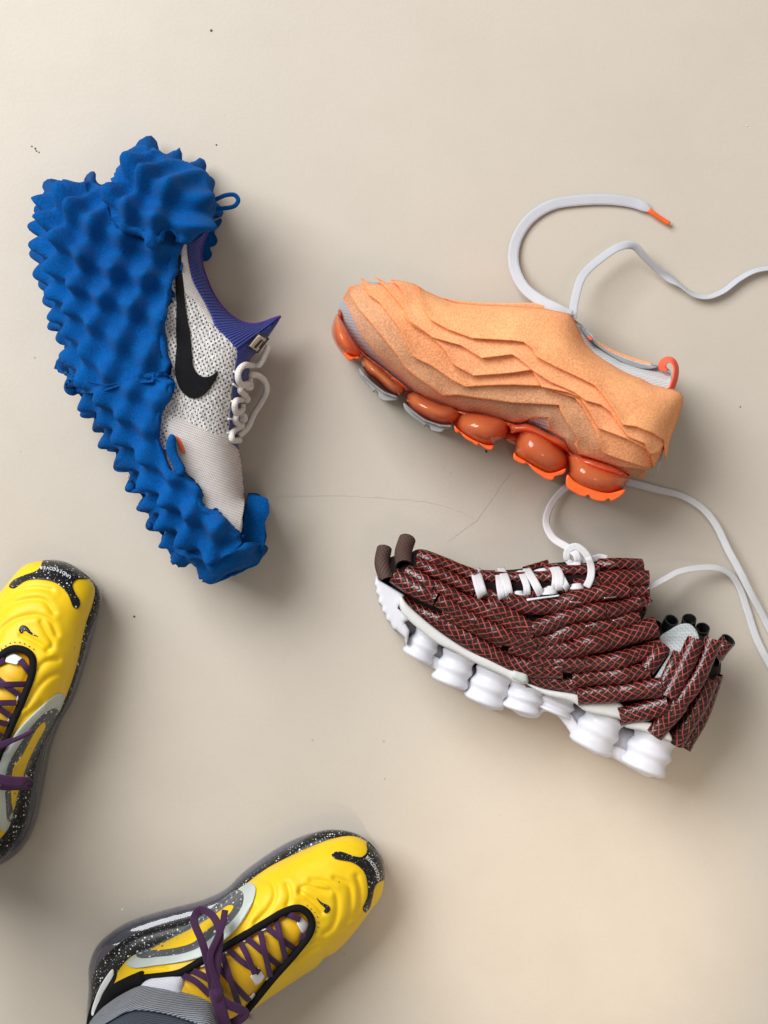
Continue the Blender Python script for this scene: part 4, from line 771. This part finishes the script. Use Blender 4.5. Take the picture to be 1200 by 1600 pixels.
def TL(p):
    p = np.array(p, float); return [tuple(q) for q in (np.c_[p, np.ones(len(p))] @ AF + _k(p, src) @ _w)]
yl, zyl = yellow_sneaker(TL, 'yellow sneaker with purple laces cut off by the left picture edge, toe pointing up', zM((778, 300), (720, 258), (640, 220), (560, 198), (435, 188)), 7.0, (20, 1120), bow=False)

# ------------------------------------------------------------------ the wearer's legs
def leg(T, parent, zf):
    c = np.array(T(zJ((285, 800)))[0])
    hem = T(zJ((45, 780), (75, 725), (120, 685), (190, 642), (250, 620), (330, 628), (430, 656), (505, 690), (535, 770), (510, 860), (420, 930), (290, 960), (160, 940), (70, 870)))
    hem = catmull(hem, True, 6); n = len(hem); cw = np.array(P(c[0], c[1], .092)); ring0 = np.array([P(x, y, .092) for x, y in hem])
    def ring(z, k, wob=0.0, ph=0): return [(cw[0] + (p[0] - cw[0]) * k * (1 + wob * math.sin(i * .9 + ph)), cw[1] + (p[1] - cw[1]) * k * (1 + wob * math.sin(i * .9 + ph)), z + .003 * math.sin(i * 2 * math.pi / n * 2 + ph)) for i, p in enumerate(ring0)]
    def tube(name, rings, mat):
        vs = [v for r_ in rings for v in r_]; fs = []
        for a in range(len(rings) - 1):
            for k in range(n): fs.append((a * n + k, a * n + (k + 1) % n, (a + 1) * n + (k + 1) % n, (a + 1) * n + k))
        return make_mesh(name, vs, fs, mat, parent, recalc=True)
    tube('trouser_leg', [ring(.10, .90), ring(.13, .90), ring(.155, .88), ring(.20, .86, .02, 1), ring(.28, .92, .02, 2), ring(.33, .95), ring(.332, .3)], M['denim'])
    tube('turned_cuff', [ring(.094, .90), ring(.089, .95), ring(.090, .99), ring(.096, 1.0, .006), ring(.12, .985, .012, 1), ring(.146, .965, .01, 2), ring(.150, .94), ring(.147, .90), ring(.13, .885)], M['cuff'])
    sk = catmull(T(zJ((225, 640), (262, 604), (320, 592), (395, 585), (402, 610), (398, 650), (440, 700), (440, 800), (330, 850), (200, 830), (150, 740))), True, 4)
    f = Field(sk, cell=2, length=20, iters=200)
    solid('sock', sk, lambda x, y: .090 + .010 * f(x, y), lambda x, y: .075 + 0 * x, M['sock'], parent, 5)
person = thing('person', 'legs in dark denim with a turned-up grey cuff and white sock', 'person', 200, 1620)
leg(lambda p: [tuple(q) for q in p], person, zyr)
leg(TL, person, zyl)

# ------------------------------------------------------------------ crumbs and lint on the floor
vs, fs, mi = [], [], []
def chip(px, py, s, mat):
    b = len(vs); k = random.randint(4, 6); x, y, _ = P(px, py, 0)
    for i in range(k): a = 2 * math.pi * i / k + random.random() * .5; rr = s * random.uniform(.6, 1.2); vs.append((x + rr * math.cos(a), y + rr * math.sin(a), .0004)); 
    vs.append((x, y, .0004 + s * .5)); 
    for i in range(k): fs.append((b + i, b + (i + 1) % k, b + k)); mi.append(mat)
for i in range(16): chip(random.uniform(10, 1190), random.uniform(10, 1590), random.choice((.0003, .0004, .0005, .0008)), random.choice((0, 1, 1)))
for p in ((55, 232), (61, 238), (50, 229), (57, 236)): chip(*p, .0009, 1)
for p in ((210, 963), (200, 745), (330, 48), (760, 705)): chip(*p, .0013, 0 if p[0] == 200 else 1)
o = make_mesh('floor_crumbs', vs, fs, [M['lint'], M['dirt']], None, smooth=False, midx=mi)
o['kind'] = 'stuff'; o['label'] = 'tiny crumbs and lint scattered on the beige floor'; o['category'] = 'crumbs'
